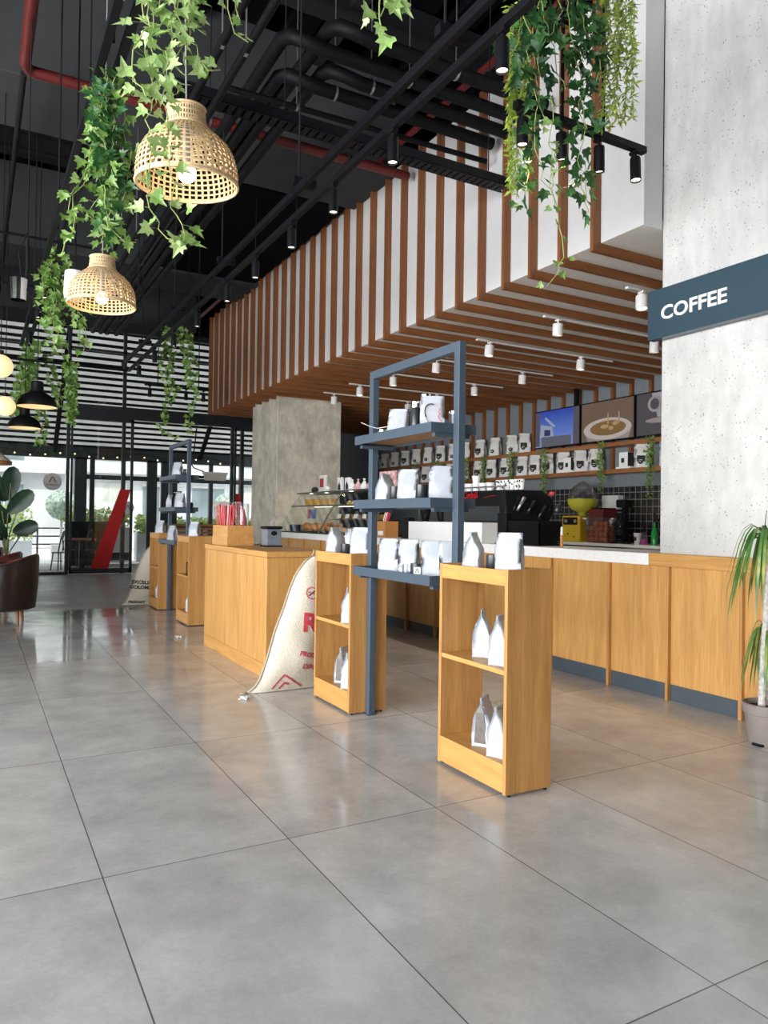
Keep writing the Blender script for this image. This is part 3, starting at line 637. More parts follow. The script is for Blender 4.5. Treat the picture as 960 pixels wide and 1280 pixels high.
    b = MB(); b.box(9.2,9.97,4.4,13.5,0,1.07); mesh('body', b, M['beam'], t); b = MB(); b.box(9.15,9.98,4.4,13.5,1.07,1.12); mesh('top', b, M['marble'], t, bevel=.003)
    t = thing('citrus_juicer', 'yellow citrus juicer with a lime bowl under a clear dome', 'juicer', (9.45,9.83,1.12))
    b = MB(); b.box(9.3,9.62,9.62,10.07,1.12,1.58); mesh('housing', b, M['yellow'], t, bevel=.02)
    b = MB(); b.box(9.295,9.3,9.68,10.03,1.42,1.55); mesh('control_panel', b, M['blk'], t); 
    for y in (9.72,9.95): b = MB(); b.cyl((0,0,0),.03,.02,12); xf(b, Matrix.Translation((9.295,y,1.485)) @ Matrix.Rotation(-PI/2,4,'Y')); mesh('dial', b, M['steel'], t)
    b = MB(); b.box(9.295,9.3,9.74,9.78,1.2,1.22); b.box(9.295,9.3,9.9,9.93,1.24,1.27); mesh('logo_mark', b, M['ink'], t)
    b = MB(); b.lathe([(.06,1.58),(.08,1.64),(.2,1.70),(.26,1.80),(.27,1.88),(.25,1.88)], (9.46,9.72,0), 24); mesh('bowl', b, M['lime'], t, smooth='auto')
    b = MB(); b.lathe([(.24,1.885),(.235,1.98),(.17,2.1),(.08,2.16),(.0,2.18)], (9.46,9.72,0), 24); mesh('dome', b, M['plas'], t, smooth=True)
    b = MB(); b.lathe([(.04,1.8),(.1,1.86),(.09,1.95),(.02,2.02)], (9.46,9.72,0), 14, True); mesh('press_cone', b, M['blk'], t, smooth='auto')
    b = MB(); b.tube([(9.46,9.46,1.9),(9.46,9.5,2.1),(9.46,9.72,2.2),(9.46,9.94,2.1),(9.46,9.98,1.9)], .012, 8); mesh('handle', b, M['steel'], t, smooth=True)
    t = thing('water_boiler', 'dark red boxy appliance between the juicer and the orange tub', 'appliance', (9.6,9.42,1.12)); b = MB(); b.box(9.45,9.8,9.22,9.56,1.12,1.70); mesh('housing', b, M['maroon'], t, bevel=.015)
    b = MB(); b.box(9.47,9.78,9.24,9.54,1.70,1.72); mesh('lid', b, M['blk'], t)
    t = thing('plastic_tub', 'clear square tub holding oranges on the back counter', 'tub', (9.35,9.12,1.12))
    b = MB(); b.add([(9.22,8.92,1.13),(9.22,9.36,1.13),(9.5,9.36,1.13),(9.5,8.92,1.13),(9.19,8.88,1.52),(9.19,9.4,1.52),(9.53,9.4,1.52),(9.53,8.88,1.52)], [(0,1,2,3),(0,1,5,4),(1,2,6,5),(2,3,7,6),(3,0,4,7)]); mesh('tub_wall', b, M['plas'], t)
    b = MB(); b.box(9.17,9.55,8.86,9.42,1.52,1.545); mesh('lid', b, M['plas'], t)
    k = 0
    for z in (1.18,1.27,1.36,1.44):
        for y in (8.98,9.09,9.2,9.31):
            for x in (9.28,9.4):
                if z > 1.4 and (y > 9.2 or x > 9.3): continue
                b = MB(); b.ball((x+rn.uniform(-.01,.01),y+rn.uniform(-.01,.01),z), .05, 12, 8); o = mesh('orange', b, M['orange'], smooth=True); tag(o, 'small orange piled in the clear tub on the back counter', 'orange', 'oranges in the clear tub')
    t = thing('blender', 'black blender with stacked jars in front of the tiles', 'blender', (9.4,8.75,1.12))
    b = MB(); b.lathe([(.17,0),(.17,.03),(.08,.05),(.07,.08)], (9.4,8.78,1.12), 20, True); mesh('base', b, M['blk_gl'], t, smooth='auto')
    b = MB(); b.lathe([(.06,.08),(.1,.14),(.08,.2),(.11,.26),(.1,.34),(.06,.38),(.07,.5)], (9.4,8.78,1.12), 20, True); mesh('jar', b, M['blk_gl'], t, smooth='auto')
    b = MB(); b.box(9.35,9.45,8.66,8.72,1.2,1.85); mesh('column', b, M['blk'], t, bevel=.01)
    b = MB(); b.box(9.3,9.5,8.6,8.8,1.72,1.85); mesh('motor_head', b, M['blk'], t, bevel=.02)
    t = thing('paper_towel_holder', 'white paper dispenser mounted on the black tiles', 'dispenser', (9.9,9.45,1.68)); b = MB(); b.box(9.84,9.985,9.26,9.64,1.70,1.95); mesh('case', b, M['whitem'], t, bevel=.012)
    b = MB(); b.box(9.80,9.97,9.28,9.5,1.645,1.66); mesh('paper_sheet', b, M['paper'], t)
    t = thing('pattern_cup', 'small white patterned cup on the back counter by the pink jug', 'cup', (9.4,8.42,1.12)); b = MB(); b.lathe([(.045,0),(.06,.17),(.063,.17),(.063,.185)], (9.4,8.42,1.12), 16, True); mesh('cup_body', b, M['paper'], t, smooth='auto')
    b = MB(); b.box(9.335,9.34,8.39,8.45,1.18,1.24); mesh('print', b, M['ink'], t)
    t = thing('measuring_jug', 'clear measuring jug with pink liquid beside the column', 'jug', (9.35,8.24,1.12)); b = MB(); b.lathe([(.075,.005),(.05,.12),(.03,.2)], (9.35,8.24,1.12), 14); mesh('glass_wall', b, M['plas'], t, smooth=True)
    b = MB(); b.lathe([(.07,.006),(.055,.09)], (9.35,8.24,1.12), 14, True); mesh('pink_liquid', b, M['pink'], t, smooth='auto')
    b = MB(); b.tube([(9.35,8.24,1.3),(9.36,8.27,1.5)], .02, 8); mesh('handle', b, M['blk'], t)
    t = thing('green_bottle', 'green glass bottle half hidden by the concrete column', 'bottle', (9.35,8.02,1.12)); b = MB(); b.lathe([(.05,0),(.05,.2),(.018,.28),(.016,.36)], (9.35,8.04,1.12), 14, True); mesh('bottle_body', b, M['green'], t, smooth='auto')
    b = MB(); b.cyl((9.35,8.04,1.48),.02,.14,10); mesh('pourer', b, M['blk'], t)
    t = thing('black_tap', 'slim black tap behind the pink jug', 'tap', (9.7,8.2,1.12)); b = MB(); b.tube([(9.7,8.13,1.12),(9.7,8.13,1.5),(9.62,8.14,1.56),(9.55,8.15,1.5)], .014, 8); mesh('spout', b, M['blk'], t, smooth=True)
    b = MB(); b.cyl((9.7,8.13,1.12),.035,.03,12); mesh('base', b, M['blk'], t)
    # low front rail of the back station seen over the worktop
    t = thing('drinks_station', 'low station with a steel edge and slatted front behind the worktop', 'counter', (7.0,6.5,0))
    b = MB(); b.box(7.3,8.0,4.4,7.2,0,1.09); mesh('body', b, M['beam'], t); b = MB(); b.box(7.28,8.0,4.4,7.2,1.09,1.115); mesh('top', b, M['steel'], t)
backbar()
# ================================================================ coffee bags, mugs
def make_bag(w,d,h,seed,dark=False,lean=0,crump=1.0,print_=False):
    r = thing('coffee_bag', 'x', 'coffee bag')
    bm_ = bag_mesh(w,d,h,seed,crump,lean); mesh('bag_body', bm_, M['bag'], r, smooth=True)
    b = MB(); y = lean*h*.93
    b.box(-w*.43,w*.43,y-.0065,y-.0045,h*.925,h*.94); mesh('seal_line', b, M['bag'], r)
    if dark:
        b = MB()
        for s in (1,-1): b.add([(s*w*.49,-d*.34,.02),(s*w*.49,d*.34,.02),(s*w*.47,d*.24,h*.7),(s*w*.43,0,h*.9),(s*w*.47,-d*.24,h*.7)], [(0,1,2,3,4)])
        b.v = [(x*1.07,yy,z) for x,yy,z in b.v]; mesh('gusset_print', b, M['bag_dark'], r, label='dark printed gusset')
    if print_:
        b = MB(); f = lambda x,z,r_=.004: b.obox((x,-d*.5-.012,z), (r_*2,.001,r_*2))
        for k in range(26):
            a = 1.2+2.6*k/25; b.obox((-.012+.05*math.cos(a)*.8, -d*.5-.010, .118+.05*math.sin(a)), (.006,.001,.008), 0, 0, a)
        for k in range(10): b.obox((-.048+.006*k*.5, -d*.5-.010, .07-.006*k+.02), (.002,.001,.011), 0,0,.3)
        mesh('print_drawing', b, M['ink'], r)
        b = MB(); rn = random.Random(8)
        for k in range(16): b.obox((.045+rn.uniform(-.01,.012), -d*.5-.010, .035+.007*k), (.006,.001,.005), 0,0,rn.uniform(-1,1))
        for k in range(8): b.obox((-.05+.013*k, -d*.5-.010, .02), (.007,.001,.010))
        mesh('print_red', b, M['red'], r)
    return r
def mug_parts(r, rad, h, handle=1, m='mug'):
    b = MB(); b.lathe([(rad*.9,0),(rad,.006),(rad,h),(rad*.93,h),(rad*.9,.01),(0,.01)], (0,0,0), 24, False); b.lathe([(0,0),(rad*.9,0)],(0,0,0),24); mesh('cup_wall', b, M[m], r, smooth='auto')
    if handle:
        b = MB(); b.tube([(rad*.98,0,h*.8),(rad*1.45,0,h*.78),(rad*1.6,0,h*.5),(rad*1.4,0,h*.24),(rad*.98,0,h*.2)], .007, 8); mesh('handle', b, M[m], r, smooth=True)
def make_mug(): r = thing('mug', 'x', 'mug'); mug_parts(r, .043, .095); return r
VIEW = math.radians(-29)
def R(d): return math.radians(d)
MUG = Proto(make_mug())
bags = {}
def put_bag(kind, spec, loc, rz, label, group=None):
    if kind not in bags: bags[kind] = Proto(make_bag(**spec))
    return bags[kind].put(loc, rz, label, group)
SP = dict(std=dict(w=.15,d=.085,h=.225,seed=1), std2=dict(w=.14,d=.085,h=.235,seed=12,crump=1.3), std3=dict(w=.13,d=.08,h=.21,seed=23,crump=1.2), tall=dict(w=.15,d=.10,h=.275,seed=31), dark=dict(w=.15,d=.10,h=.275,seed=37,dark=True),
          flat=dict(w=.135,d=.07,h=.235,seed=41,crump=.9), prof=dict(w=.14,d=.10,h=.22,seed=53), lean=dict(w=.145,d=.05,h=.215,seed=61,lean=.28,crump=.6), prn=dict(w=.155,d=.05,h=.225,seed=71,crump=.35,print_=True))

# ================================================================ oak display units
def make_unit():
    r = thing('display_unit', 'x', 'shelving unit')      # local: x 0..300, y 0..680, open towards -x and +x
    W, L, H = .31, .65, 1.205
    for y in (0, L-.026):
        b = MB(); b.box(0,W,y,y+.026,.012,H); mesh('side_panel', b, M['oak'], r, bevel=.0015)
    b = MB(); b.box(.004,W-.004,.026,L-.026,H-.05,H-.03); mesh('top_board', b, M['oak_in'], r)
    b = MB(); b.box(0,.02,.026,L-.026,H-.088,H-.004); b.box(W-.02,W,.026,L-.026,H-.088,H-.004); mesh('top_rail', b, M['oak_h'], r, bevel=.0015)
    b = MB(); b.box(.003,W-.003,.026,L-.026,.642,.668); mesh('shelf', b, M['oak_h'], r, bevel=.0015)
    b = MB(); b.box(.0,W,.026,L-.026,.155,.17); mesh('bottom_shelf', b, M['oak_h'], r)
    b = MB(); b.box(0,.02,.026,L-.026,.02,.155); b.box(W-.02,W,.026,L-.026,.02,.155); mesh('plinth', b, M['oak_h'], r, bevel=.0015)
    for x,y in ((.03,.013),(W-.03,.013),(.03,L-.013),(W-.03,L-.013)):
        b = MB(); b.cyl((x,y,0),.01,.014,10); mesh('foot', b, M['blk'], r)
    return r
UNIT = Proto(make_unit()); G = 'oak display units'
UNIT.put((2.475,3.084,0), 0, 'open oak display unit standing nearest the camera, right of the steel rack', G)
UNIT.put((2.465,4.918,0), 0, 'open oak display unit behind the near steel rack, beside the red-lettered sack', G)
SH = 6.76
UNIT.put((2.52,9.86,0), 0, 'open oak display unit just past the kiosk, right of the far rack', G)
UNIT.put((2.53,11.745,0), 0, 'open oak display unit by the far black-lettered sack', G)

# ================================================================ steel racks
def make_rack():
    r = thing('steel_rack', 'x', 'rack')     # local y 0..1.19 between post outer faces; x 0..05
    n = M['navy']
    for y in (0,1.12):
        b = MB(); b.box(0,.05,y,y+.06,0,2.575); mesh('post', b, n, r, bevel=.003)
        b = MB(); b.box(-.01,.06,y-.008,y+.068,0,.006); mesh('foot_plate', b, n, r)
    b = MB(); b.box(0,.05,.06,1.12,2.515,2.575); mesh('top_bar', b, n, r, bevel=.003)
    for z in (2.068,1.602,1.12):
        b = MB()
        b.box(-.16,-.145,.065,1.10,z-.062,z); b.box(.165,.18,.065,1.10,z-.062,z); b.box(-.145,.165,.065,.08,z-.062,z); b.box(-.145,.165,1.085,1.10,z-.062,z)
        s = mesh('shelf', b, n, r, bevel=.002)
        b = MB(); b.box(-.145,.165,.08,1.085,z-.045,z-.025); mesh('shelf_board', b, M['oak_in'] if z>2 else n, s)
        for y in (.08,1.05):
            b = MB(); b.box(-.12,.14,y,y+.035,z-.085,z-.062); mesh('bracket', b, n, s)
    return r
RACK = Proto(make_rack())
RACK.put((2.60,3.735,0), 0, 'near blue-grey steel rack with three shelves between oak units')
RACK.put((2.66,10.54,0), 0, 'far steel rack with three shelves, against the bright storefront')

# ---------------- things on the near unit and rack
gz = 1.207
T1 = 1.175
put_bag('std', SP['std'], (2.585,3.21,T1), R(-52), 'white coffee bag on top of the nearest oak unit, facing forward beside a black mug')
MUG.put((2.59,3.36,T1), R(-20), 'charcoal mug with handle on top of the nearest oak unit')
put_bag('prof', SP['prof'], (2.59,3.55,T1), R(38), 'white coffee bag seen edge-on at the left end of the nearest oak unit')
put_bag('tall', SP['tall'], (2.64,3.52,.668), R(45), 'white pointed coffee bag on the middle shelf of the nearest oak unit, left of two')
put_bag('tall', None, (2.585,3.27,.668), R(30), 'white coffee bag beside the side panel on the middle shelf of the nearest oak unit')
put_bag('dark', SP['dark'], (2.615,3.46,.17), R(35), 'white coffee bag with dark gusset on the bottom shelf of the nearest oak unit')
put_bag('tall', None, (2.575,3.26,.17), R(28), 'white coffee bag right of the dark-sided one at the bottom of the nearest oak unit')
# second unit
put_bag('prof', None, (2.585,5.44,T1), R(30), 'white coffee bag edge-on at the far end on top of the second oak unit')
put_bag('std3', SP['std3'], (2.66,5.26,T1), R(-20), 'white coffee bag behind the dark mug on the second oak unit')
MUG.put((2.54,5.16,T1), R(-80), 'dark mug between coffee bags on top of the second oak unit')
put_bag('std', None, (2.60,5.03,T1), R(-42), 'white coffee bag facing forward next to the rack post on the second oak unit')
put_bag('tall', None, (2.56,5.09,.668), R(36), 'white coffee bag on the middle shelf of the second oak unit')
put_bag('dark', None, (2.60,5.28,.17), R(35), 'white coffee bag with dark gusset on the bottom shelf of the second oak unit')
put_bag('tall', None, (2.56,5.07,.17), R(30), 'white coffee bag beside the dark-sided one at the bottom of the second oak unit')
# rack low
z = 1.096
put_bag('std2', SP['std2'], (2.53,4.45,z), R(-46), 'white coffee bag, leftmost on the lowest shelf of the near rack')
put_bag('flat', SP['flat'], (2.56,4.24,z), R(-42), 'white coffee bag behind the logo mug on the lowest shelf of the near rack')
o = thing('logo_mug', 'black mug with a small white logo square on the lowest shelf of the near rack', 'mug', (0,0,0)); mug_parts(o, .042, .088)
b = MB(); b.box(-.022,.022,-.0445,-.0425,.02,.066); mesh('logo_patch', b, M['paper'], o)
b = MB(); b.obox((-.006,-.0455,.043),(.004,.001,.032),0,0,.4); b.obox((.006,-.0455,.043),(.004,.001,.032),0,0,-.4); mesh('logo_mark', b, M['ink'], o)
o.location = (2.50,4.04,z); o.rotation_euler = (0,0,R(-30))
o = thing('glass_mug', 'small clear glass mug left of the black logo mug', 'mug', (0,0,0)); mug_parts(o, .036, .075, 1, 'plas'); o.location = (2.49,4.14,z); o.rotation_euler = (0,0,R(150))
put_bag('flat', None, (2.58,3.99,z), R(-33), 'white coffee bag, left of the touching pair on the lowest near-rack shelf')
put_bag('flat', None, (2.64,3.88,z), R(-26), 'white coffee bag, right of the touching pair on the lowest near-rack shelf')
# rack mid
z = 1.578
put_bag('prof', None, (2.63,4.70,z), R(32), 'white peaked coffee bag at the left end of the middle near-rack shelf')
put_bag('std2', None, (2.62,4.36,z), R(-40), 'white coffee bag in the centre of the middle near-rack shelf')
CUP = thing('tumbler', 'x', 'tumbler'); mug_parts(CUP, .042, .12, 0); CUP = Proto(CUP)
CUP.put((2.62,4.54,z), 0, 'grey handleless tumbler left of the central bag on the middle near-rack shelf')
CUP.put((2.61,4.17,z), 0, 'grey handleless tumbler right of the central bag on the middle near-rack shelf')
CUP.put((2.66,4.10,z), 0, 'black tumbler half behind the grey one on the middle near-rack shelf')
put_bag('wide', dict(w=.155,d=.05,h=.235,seed=81,crump=.9), (2.62,3.95,z), R(-29), 'wide flat white coffee bag beside the right post on the middle near-rack shelf')
# rack top
z = 2.044
put_bag('lean', SP['lean'], (2.62,4.52,z), R(-42), 'plain white coffee bag leaning back on the top shelf of the near rack')
o = thing('thermos', 'x', 'thermos')
b = MB(); b.lathe([(.036,0),(.038,.01),(.038,.17),(.036,.175)], (0,0,0), 20, True); mesh('flask', b, M['mug'], o, smooth='auto')
b = MB(); b.lathe([(.035,.175),(.036,.18),(.036,.215),(.03,.22)], (0,0,0), 20, True); mesh('lid', b, M['chrome'], o, smooth='auto')
TH = Proto(o)
TH.put((2.60,4.24,z), 0, 'black thermos with steel lid on the top near-rack shelf, left of two')
c = TH.put((2.62,4.15,z), 0, 'taller dark thermos right beside the printed coffee bag'); c.scale = (1,1,1.18)
put_bag('prn', SP['prn'], (2.59,4.02,z), R(-29), 'white coffee bag printed with a bird drawing and red lettering on the top near-rack shelf')
o = thing('travel_cup', 'squat black travel cup with steel rim behind the right rack post', 'cup', (0,0,0))
b = MB(); b.lathe([(.05,0),(.055,.1)], (0,0,0), 20, True); mesh('cup_wall', b, M['mug'], o, smooth='auto'); b = MB(); b.lathe([(.056,.1),(.057,.115),(.05,.12)], (0,0,0), 20, True); mesh('rim', b, M['chrome'], o, smooth='auto'); o.location = (2.70,3.90,z)
o = thing('small_tin', 'small grey tin at the left of the top near-rack shelf', 'tin', (0,0,0)); b = MB(); b.lathe([(.035,0),(.035,.06)], (0,0,0), 18, True); mesh('tin_body', b, M['steel'], o, smooth='auto'); b = MB(); b.cyl((0,0,.06),.036,.012,18); mesh('lid', b, M['chrome'], o, smooth='auto'); o.location = (2.60,4.70,z)
o = thing('dry_twig', 'thin curved twig lying across the top near-rack shelf', 'twig', (2.5,4.6,2.05)); b = MB(); b.tube([(2.47,4.79,2.17),(2.47,4.66,2.13),(2.455,4.52,2.10),(2.47,4.40,2.10),(2.48,4.25,2.12)], .003, 6); mesh('twig_stem', b, M['bark'], o)
# far rack and units
put_bag('std', None, (2.62,12.05,T1), R(-42), 'white coffee bag on the farthest oak unit')
put_bag('std', None, (2.66,10.12,T1), R(-42), 'white coffee bag on the oak unit beside the kiosk')
put_bag('std2', None, (2.55,10.95,1.096), R(-60), 'white coffee bag on the lowest shelf of the far rack')
put_bag('prof', None, (2.6,11.25,1.578), R(30), 'peaked white coffee bag at the left of the middle far-rack shelf')
o = put_bag('std2', None, (2.6,10.72,1.578), R(-40), 'white coffee bag beside the black one on the middle far-rack shelf')
o = make_bag(.14,.08,.27,91); o['label'] = 'black coffee bag on the middle shelf of the far rack'; o.children[0].data.materials[0] = M['blk']; o.location = (2.62,10.97,1.578); o.rotation_euler = (0,0,R(-40))
put_bag('std2', None, (2.6,10.9,2.044), R(-42), 'white coffee bag on the top shelf of the far rack')
CUP.put((2.6,11.2,2.044), 0, 'dark tumbler at the left of the top far-rack shelf')
CUP.put((2.62,11.06,2.044), 0, 'dark tumbler left of the bag on the top far-rack shelf')
CUP.put((2.62,10.62,2.044), 0, 'dark tumbler right of the bag on the top far-rack shelf')
MUG.put((2.64,10.48,2.044), R(-60), 'black mug with handle at the right end of the top far-rack shelf')
MUG.put((2.66,10.40,1.578), R(-60), 'black mug at the right end of the middle far-rack shelf')
put_bag('tall', None, (2.64,12.0,.17), R(30), 'white coffee bag at the bottom of the farthest oak unit')
put_bag('tall', None, (2.64,10.10,.17), R(30), 'white coffee bag at the bottom of the oak unit beside the kiosk')
o = thing('black_lantern', 'small black framed lantern on the middle shelf of the unit past the kiosk', 'lantern', (2.6,10.08,.668))
b = MB()
for dx in (-.04,.04):
    for dy in (-.04,.04): b.box(2.6+dx-.005,2.6+dx+.005,10.08+dy-.005,10.08+dy+.005,.668,.84)
b.box(2.555,2.645,10.035,10.125,.668,.68); b.box(2.555,2.645,10.035,10.125,.83,.845); mesh('lantern_frame', b, M['blk'], o)
b = MB(); b.tube([(2.6,10.06,.845),(2.6,10.06,.88),(2.6,10.1,.88),(2.6,10.1,.845)], .004, 6); mesh('handle', b, M['blk'], o)

for q in C.objects:
    if q.parent is None and q.location.y > 10.3 and any(abs(q.location.z-zz)<1e-4 for zz in (1.096,1.578,2.044)): q.location.x += .06; q.location.y += .24
# ================================================================ kiosk counter
r = thing('kiosk_counter', 'free-standing light oak counter block between the two racks', 'counter', (2.6,7.4,0))
b = MB(); b.box(2.337,3.0,6.36,8.40,.13,1.10); mesh('body', b, M['oak_panel'], r, bevel=.002)
b = MB(); b.box(2.337,3.0,6.36,8.40,0,.128); mesh('plinth', b, M['oak_h'], r, bevel=.002)
b = MB(); b.box(2.331,3.006,6.354,8.406,1.103,1.155); mesh('top', b, M['oak_h'], r, bevel=.002)
o = thing('straw_box', 'oak divider box holding wrapped straws on the kiosk counter', 'box', (2.55,8.1,1.155))
b = MB()
b.box(2.41,2.70,7.80,8.36,1.155,1.17); b.box(2.41,2.425,7.80,8.36,1.17,1.375); b.box(2.685,2.70,7.80,8.36,1.17,1.375); b.box(2.425,2.685,7.8,7.815,1.17,1.375); b.box(2.425,2.685,8.345,8.36,1.17,1.375); b.box(2.55,2.56,7.815,8.345,1.17,1.37)
mesh('box_body', b, M['oak_h'], o); b = MB(); b.box(2.404,2.706,7.794,8.366,1.155,1.245); b.v=[v for v in b.v]; mesh('lower_band', b, M['oak_h'], o, bevel=.002)
rn = random.Random(5)
for k in range(34):
    y = 7.90+.42*rn.random(); x = 2.44+.10*rn.random()
    b = MB(); b.tube([(x,y,1.25),(x+rn.uniform(-.03,.03),y+rn.uniform(-.03,.03),1.60+rn.uniform(-.03,.01))], .0055, 5)
    q = mesh('straw', b, M['red' if k%5 else 'pinkw']); tag(q, '%s drinking straw in the wrapped bundle in the oak box' % ('red' if k%5 else 'pink'), 'straw', '%s straws in the oak box' % ('red' if k%5 else 'pink'))
o = thing('straw_wrapper', 'clear pink plastic sleeve around the straws in the oak box', 'plastic sleeve', (2.5,8.1,1.3)); b = MB()
pr = [(2.43,7.88),(2.55,7.88),(2.55,8.34),(2.43,8.34)]
b.add([(x,y,1.29) for x,y in pr]+[(x+(x-2.49)*.35,y+(y-8.1)*.22,1.64) for x,y in pr], [(0,1,5,4),(1,2,6,5),(2,3,7,6),(3,0,4,7)]); mesh('sleeve', b, M['plastic_pink'], o)
o = thing('straw_jar', 'clear plastic jar with red wrapped straws at the right of the oak box', 'jar', (2.62,7.95,1.2)); b = MB(); b.lathe([(.05,1.25),(.06,1.3),(.065,1.60),(.06,1.62)], (2.625,7.93,0), 18); mesh('jar_wall', b, M['plas'], o, smooth=True)
b = MB(); b.lathe([(.03,1.26),(.045,1.35),(.03,1.5),(.01,1.56)], (2.625,7.93,0), 10, True); mesh('red_contents', b, M['inkred'], o, smooth=True)
o = thing('napkin_dispenser', 'dark napkin dispenser with a white tissue sticking out on the kiosk', 'dispenser', (2.82,7.55,1.155))
b = MB(); b.box(2.73,2.90,7.46,7.62,1.165,1.345); mesh('case', b, M['napkin'], o, bevel=.012); b = MB(); b.box(2.72,2.91,7.45,7.63,1.345,1.375); mesh('lid', b, M['blk'], o, bevel=.008); b = MB(); b.box(2.72,2.91,7.45,7.63,1.155,1.168); mesh('base', b, M['blk'], o)
b = MB(); b.lathe([(.001,0),(.025,0)], (0,0,0), 14); b.v=[(x*1.4,y,z) for x,y,z in b.v]; xf(b, Matrix.Translation((2.815,7.459,1.30)) @ Matrix.Rotation(PI/2,4,'X')); mesh('opening', b, M['blk'], o)
b = MB(); b.add([(2.80,7.54,1.37),(2.84,7.54,1.37),(2.79,7.53,1.42),(2.83,7.55,1.42),(2.82,7.53,1.46),(2.86,7.55,1.45),(2.86,7.53,1.49),(2.90,7.56,1.47)], [(0,1,3,2),(2,3,5,4),(4,5,7,6)]); mesh('tissue', b, M['paper'], o, smooth=True)

# ================================================================ jute sacks
def sack(loc, label, red, outline, th=.17):
    """outline: (z, left x, right x) rows; sack lies in the X-Z plane leaning to +X"""
    r = thing('jute_sack', label, 'sack', loc); ox, oy, oz = loc
    nu, nv = 14, 26
    def prof(v):
        z = v; rows = outline
        for a,c in zip(rows, rows[1:]):
            if a[0] <= z <= c[0]:
                q = (z-a[0])/(c[0]-a[0]); return a[1]+(c[1]-a[1])*q, a[2]+(c[2]-a[2])*q
        return rows[-1][1:]
    zt = outline[-1][0]
    def surf(u, v, side):
        l, rr = prof(v*zt); x = l+(rr-l)*u
        bul = th*(max(0,1-(2*u-1)**2)**.55)*(.25+.75*min(1,v*5))*(1-.75*max(0,(v-.7)/.3)**1.2)
        n = noise.noise(Vector((x*6,v*zt*6,side*3)))*.018*min(1,4*u)*min(1,4*(1-u))
        return Vector((x+ox, oy+side*(bul+n), v*zt+oz+.004))
    b = MB()
    for side in (-1,1):
        vs = [surf(i/nu, j/nv, side) for j in range(nv+1) for i in range(nu+1)]
        b.add(vs, [(j*(nu+1)+i, j*(nu+1)+i+1, (j+1)*(nu+1)+i+1, (j+1)*(nu+1)+i) for j in range(nv) for i in range(nu)])
    mesh('sack_cloth', b, M['jute'], r, smooth=True)
    b = MB(); pts = [surf(0, j/nv, -1)+Vector((-.006,0,0)) for j in range(nv+1)]; b.tube(pts, .011, 6)
    b.tube([pts[-1], pts[-1]+Vector((.02,0,.03)), pts[-1]+Vector((.015,-.01,.06))], .006, 6); b.tube([pts[0], pts[0]+Vector((-.07,-.01,.005))], .012, 6, r1=.003)
    mesh('seam', b, M['jute_d'], r, smooth=True)
    def ink(tb, m, nm):
        out = []
        for x,z,_ in tb.v:
            l, rr = prof(z); u = min(.98,max(.02,(x-l)/(rr-l))); p = surf(u, z/zt, -1); out.append((x+ox, p.y-.008, z+oz))
        tb.v = out; mesh(nm, tb, M[m], r)
    def txt(s, size, x, z, rot, m, bold=0):
        t = text_mb(s, size, 0, bold); # subdivide long faces for drape
        bm = bmesh.new(); me = bpy.data.meshes.new('t'); me.from_pydata(t.v, [], t.f); bm.from_mesh(me); bmesh.ops.triangulate(bm, faces=bm.faces); bmesh.ops.subdivide_edges(bm, edges=[e for e in bm.edges if e.calc_length() > size*.3], cuts=2, use_grid_fill=False); bmesh.ops.triangulate(bm, faces=bm.faces)
        q = MB(); bm.verts.ensure_lookup_table(); q.add([v.co[:] for v in bm.verts], [tuple(v.index for v in f.verts) for f in bm.faces]); bm.free(); bpy.data.meshes.remove(me)
        c_, s_ = math.cos(rot), math.sin(rot); q.v = [(x+a*c_-bb*s_, z+a*s_+bb*c_, 0) for a,bb,_ in q.v]; ink(q, m, 'print_lettering')
    def stripe(p0, p1, w, m, nm='print_mark'):
        q = MB(); n = 12; d = Vector((p1[0]-p0[0],p1[1]-p0[1],0)); nn = Vector((-d.y,d.x,0)).normalized()*w/2
        for i in range(n+1): p = Vector((p0[0],p0[1],0))+d*i/n; q.v += [tuple(p+nn), tuple(p-nn)]
        q.f = [(2*i,2*i+1,2*i+3,2*i+2) for i in range(n)]; q.m = [0]*n; ink(q, m, nm)
    if red:
        txt('R', .215, .385, .515, -.05, 'inkred', .008); txt('PRODUCT', .055, .36, .315, -.25, 'inkred', .002); txt('EXPORT', .055, .39, .20, -.18, 'inkred', .002)
        stripe((.16,.03),(.25,.15),.013,'inkred'); stripe((.25,.15),(.42,.03),.013,'inkred'); stripe((.22,.03),(.26,.08),.016,'inkred'); stripe((.26,.08),(.30,.06),.016,'inkred')
        for k in range(8):
            a, c_ = 2*PI*k/8, 2*PI*(k+1)/8; stripe((.47+.05*math.cos(a),.83+.05*math.sin(a)),(.47+.05*math.cos(c_),.83+.05*math.sin(c_)),.008,'inkred')
        stripe((.44,.81),(.50,.85),.01,'ink'); stripe((.44,.84),(.5,.82),.008,'inkred')
    else:
        txt('EXCELSO', .075, .12, .36, -.05, 'ink', .003); txt('COLOMBIA', .075, .09, .28, -.05, 'ink', .003); txt('PRODUCT', .055, .07, .04, -.05, 'ink', .002)
    return r
sack((2.05,5.90,0), 'cream jute sack with large faded red letter, leaning between kiosk and oak unit', True,
     [(0,-.03,.62),(.03,.02,.63),(.10,.075,.64),(.30,.145,.65),(.5,.20,.66),(.7,.28,.66),(.85,.33,.66),(.98,.385,.66),(1.08,.46,.64),(1.13,.53,.60)], .15)
sack((2.17,12.62,0), 'far jute sack with black lettering leaning by the last oak unit', False,
     [(0,-.02,.50),(.05,.04,.52),(.25,.12,.56),(.5,.19,.58),(.75,.28,.60),(.9,.36,.60),(.96,.42,.56)], .14)
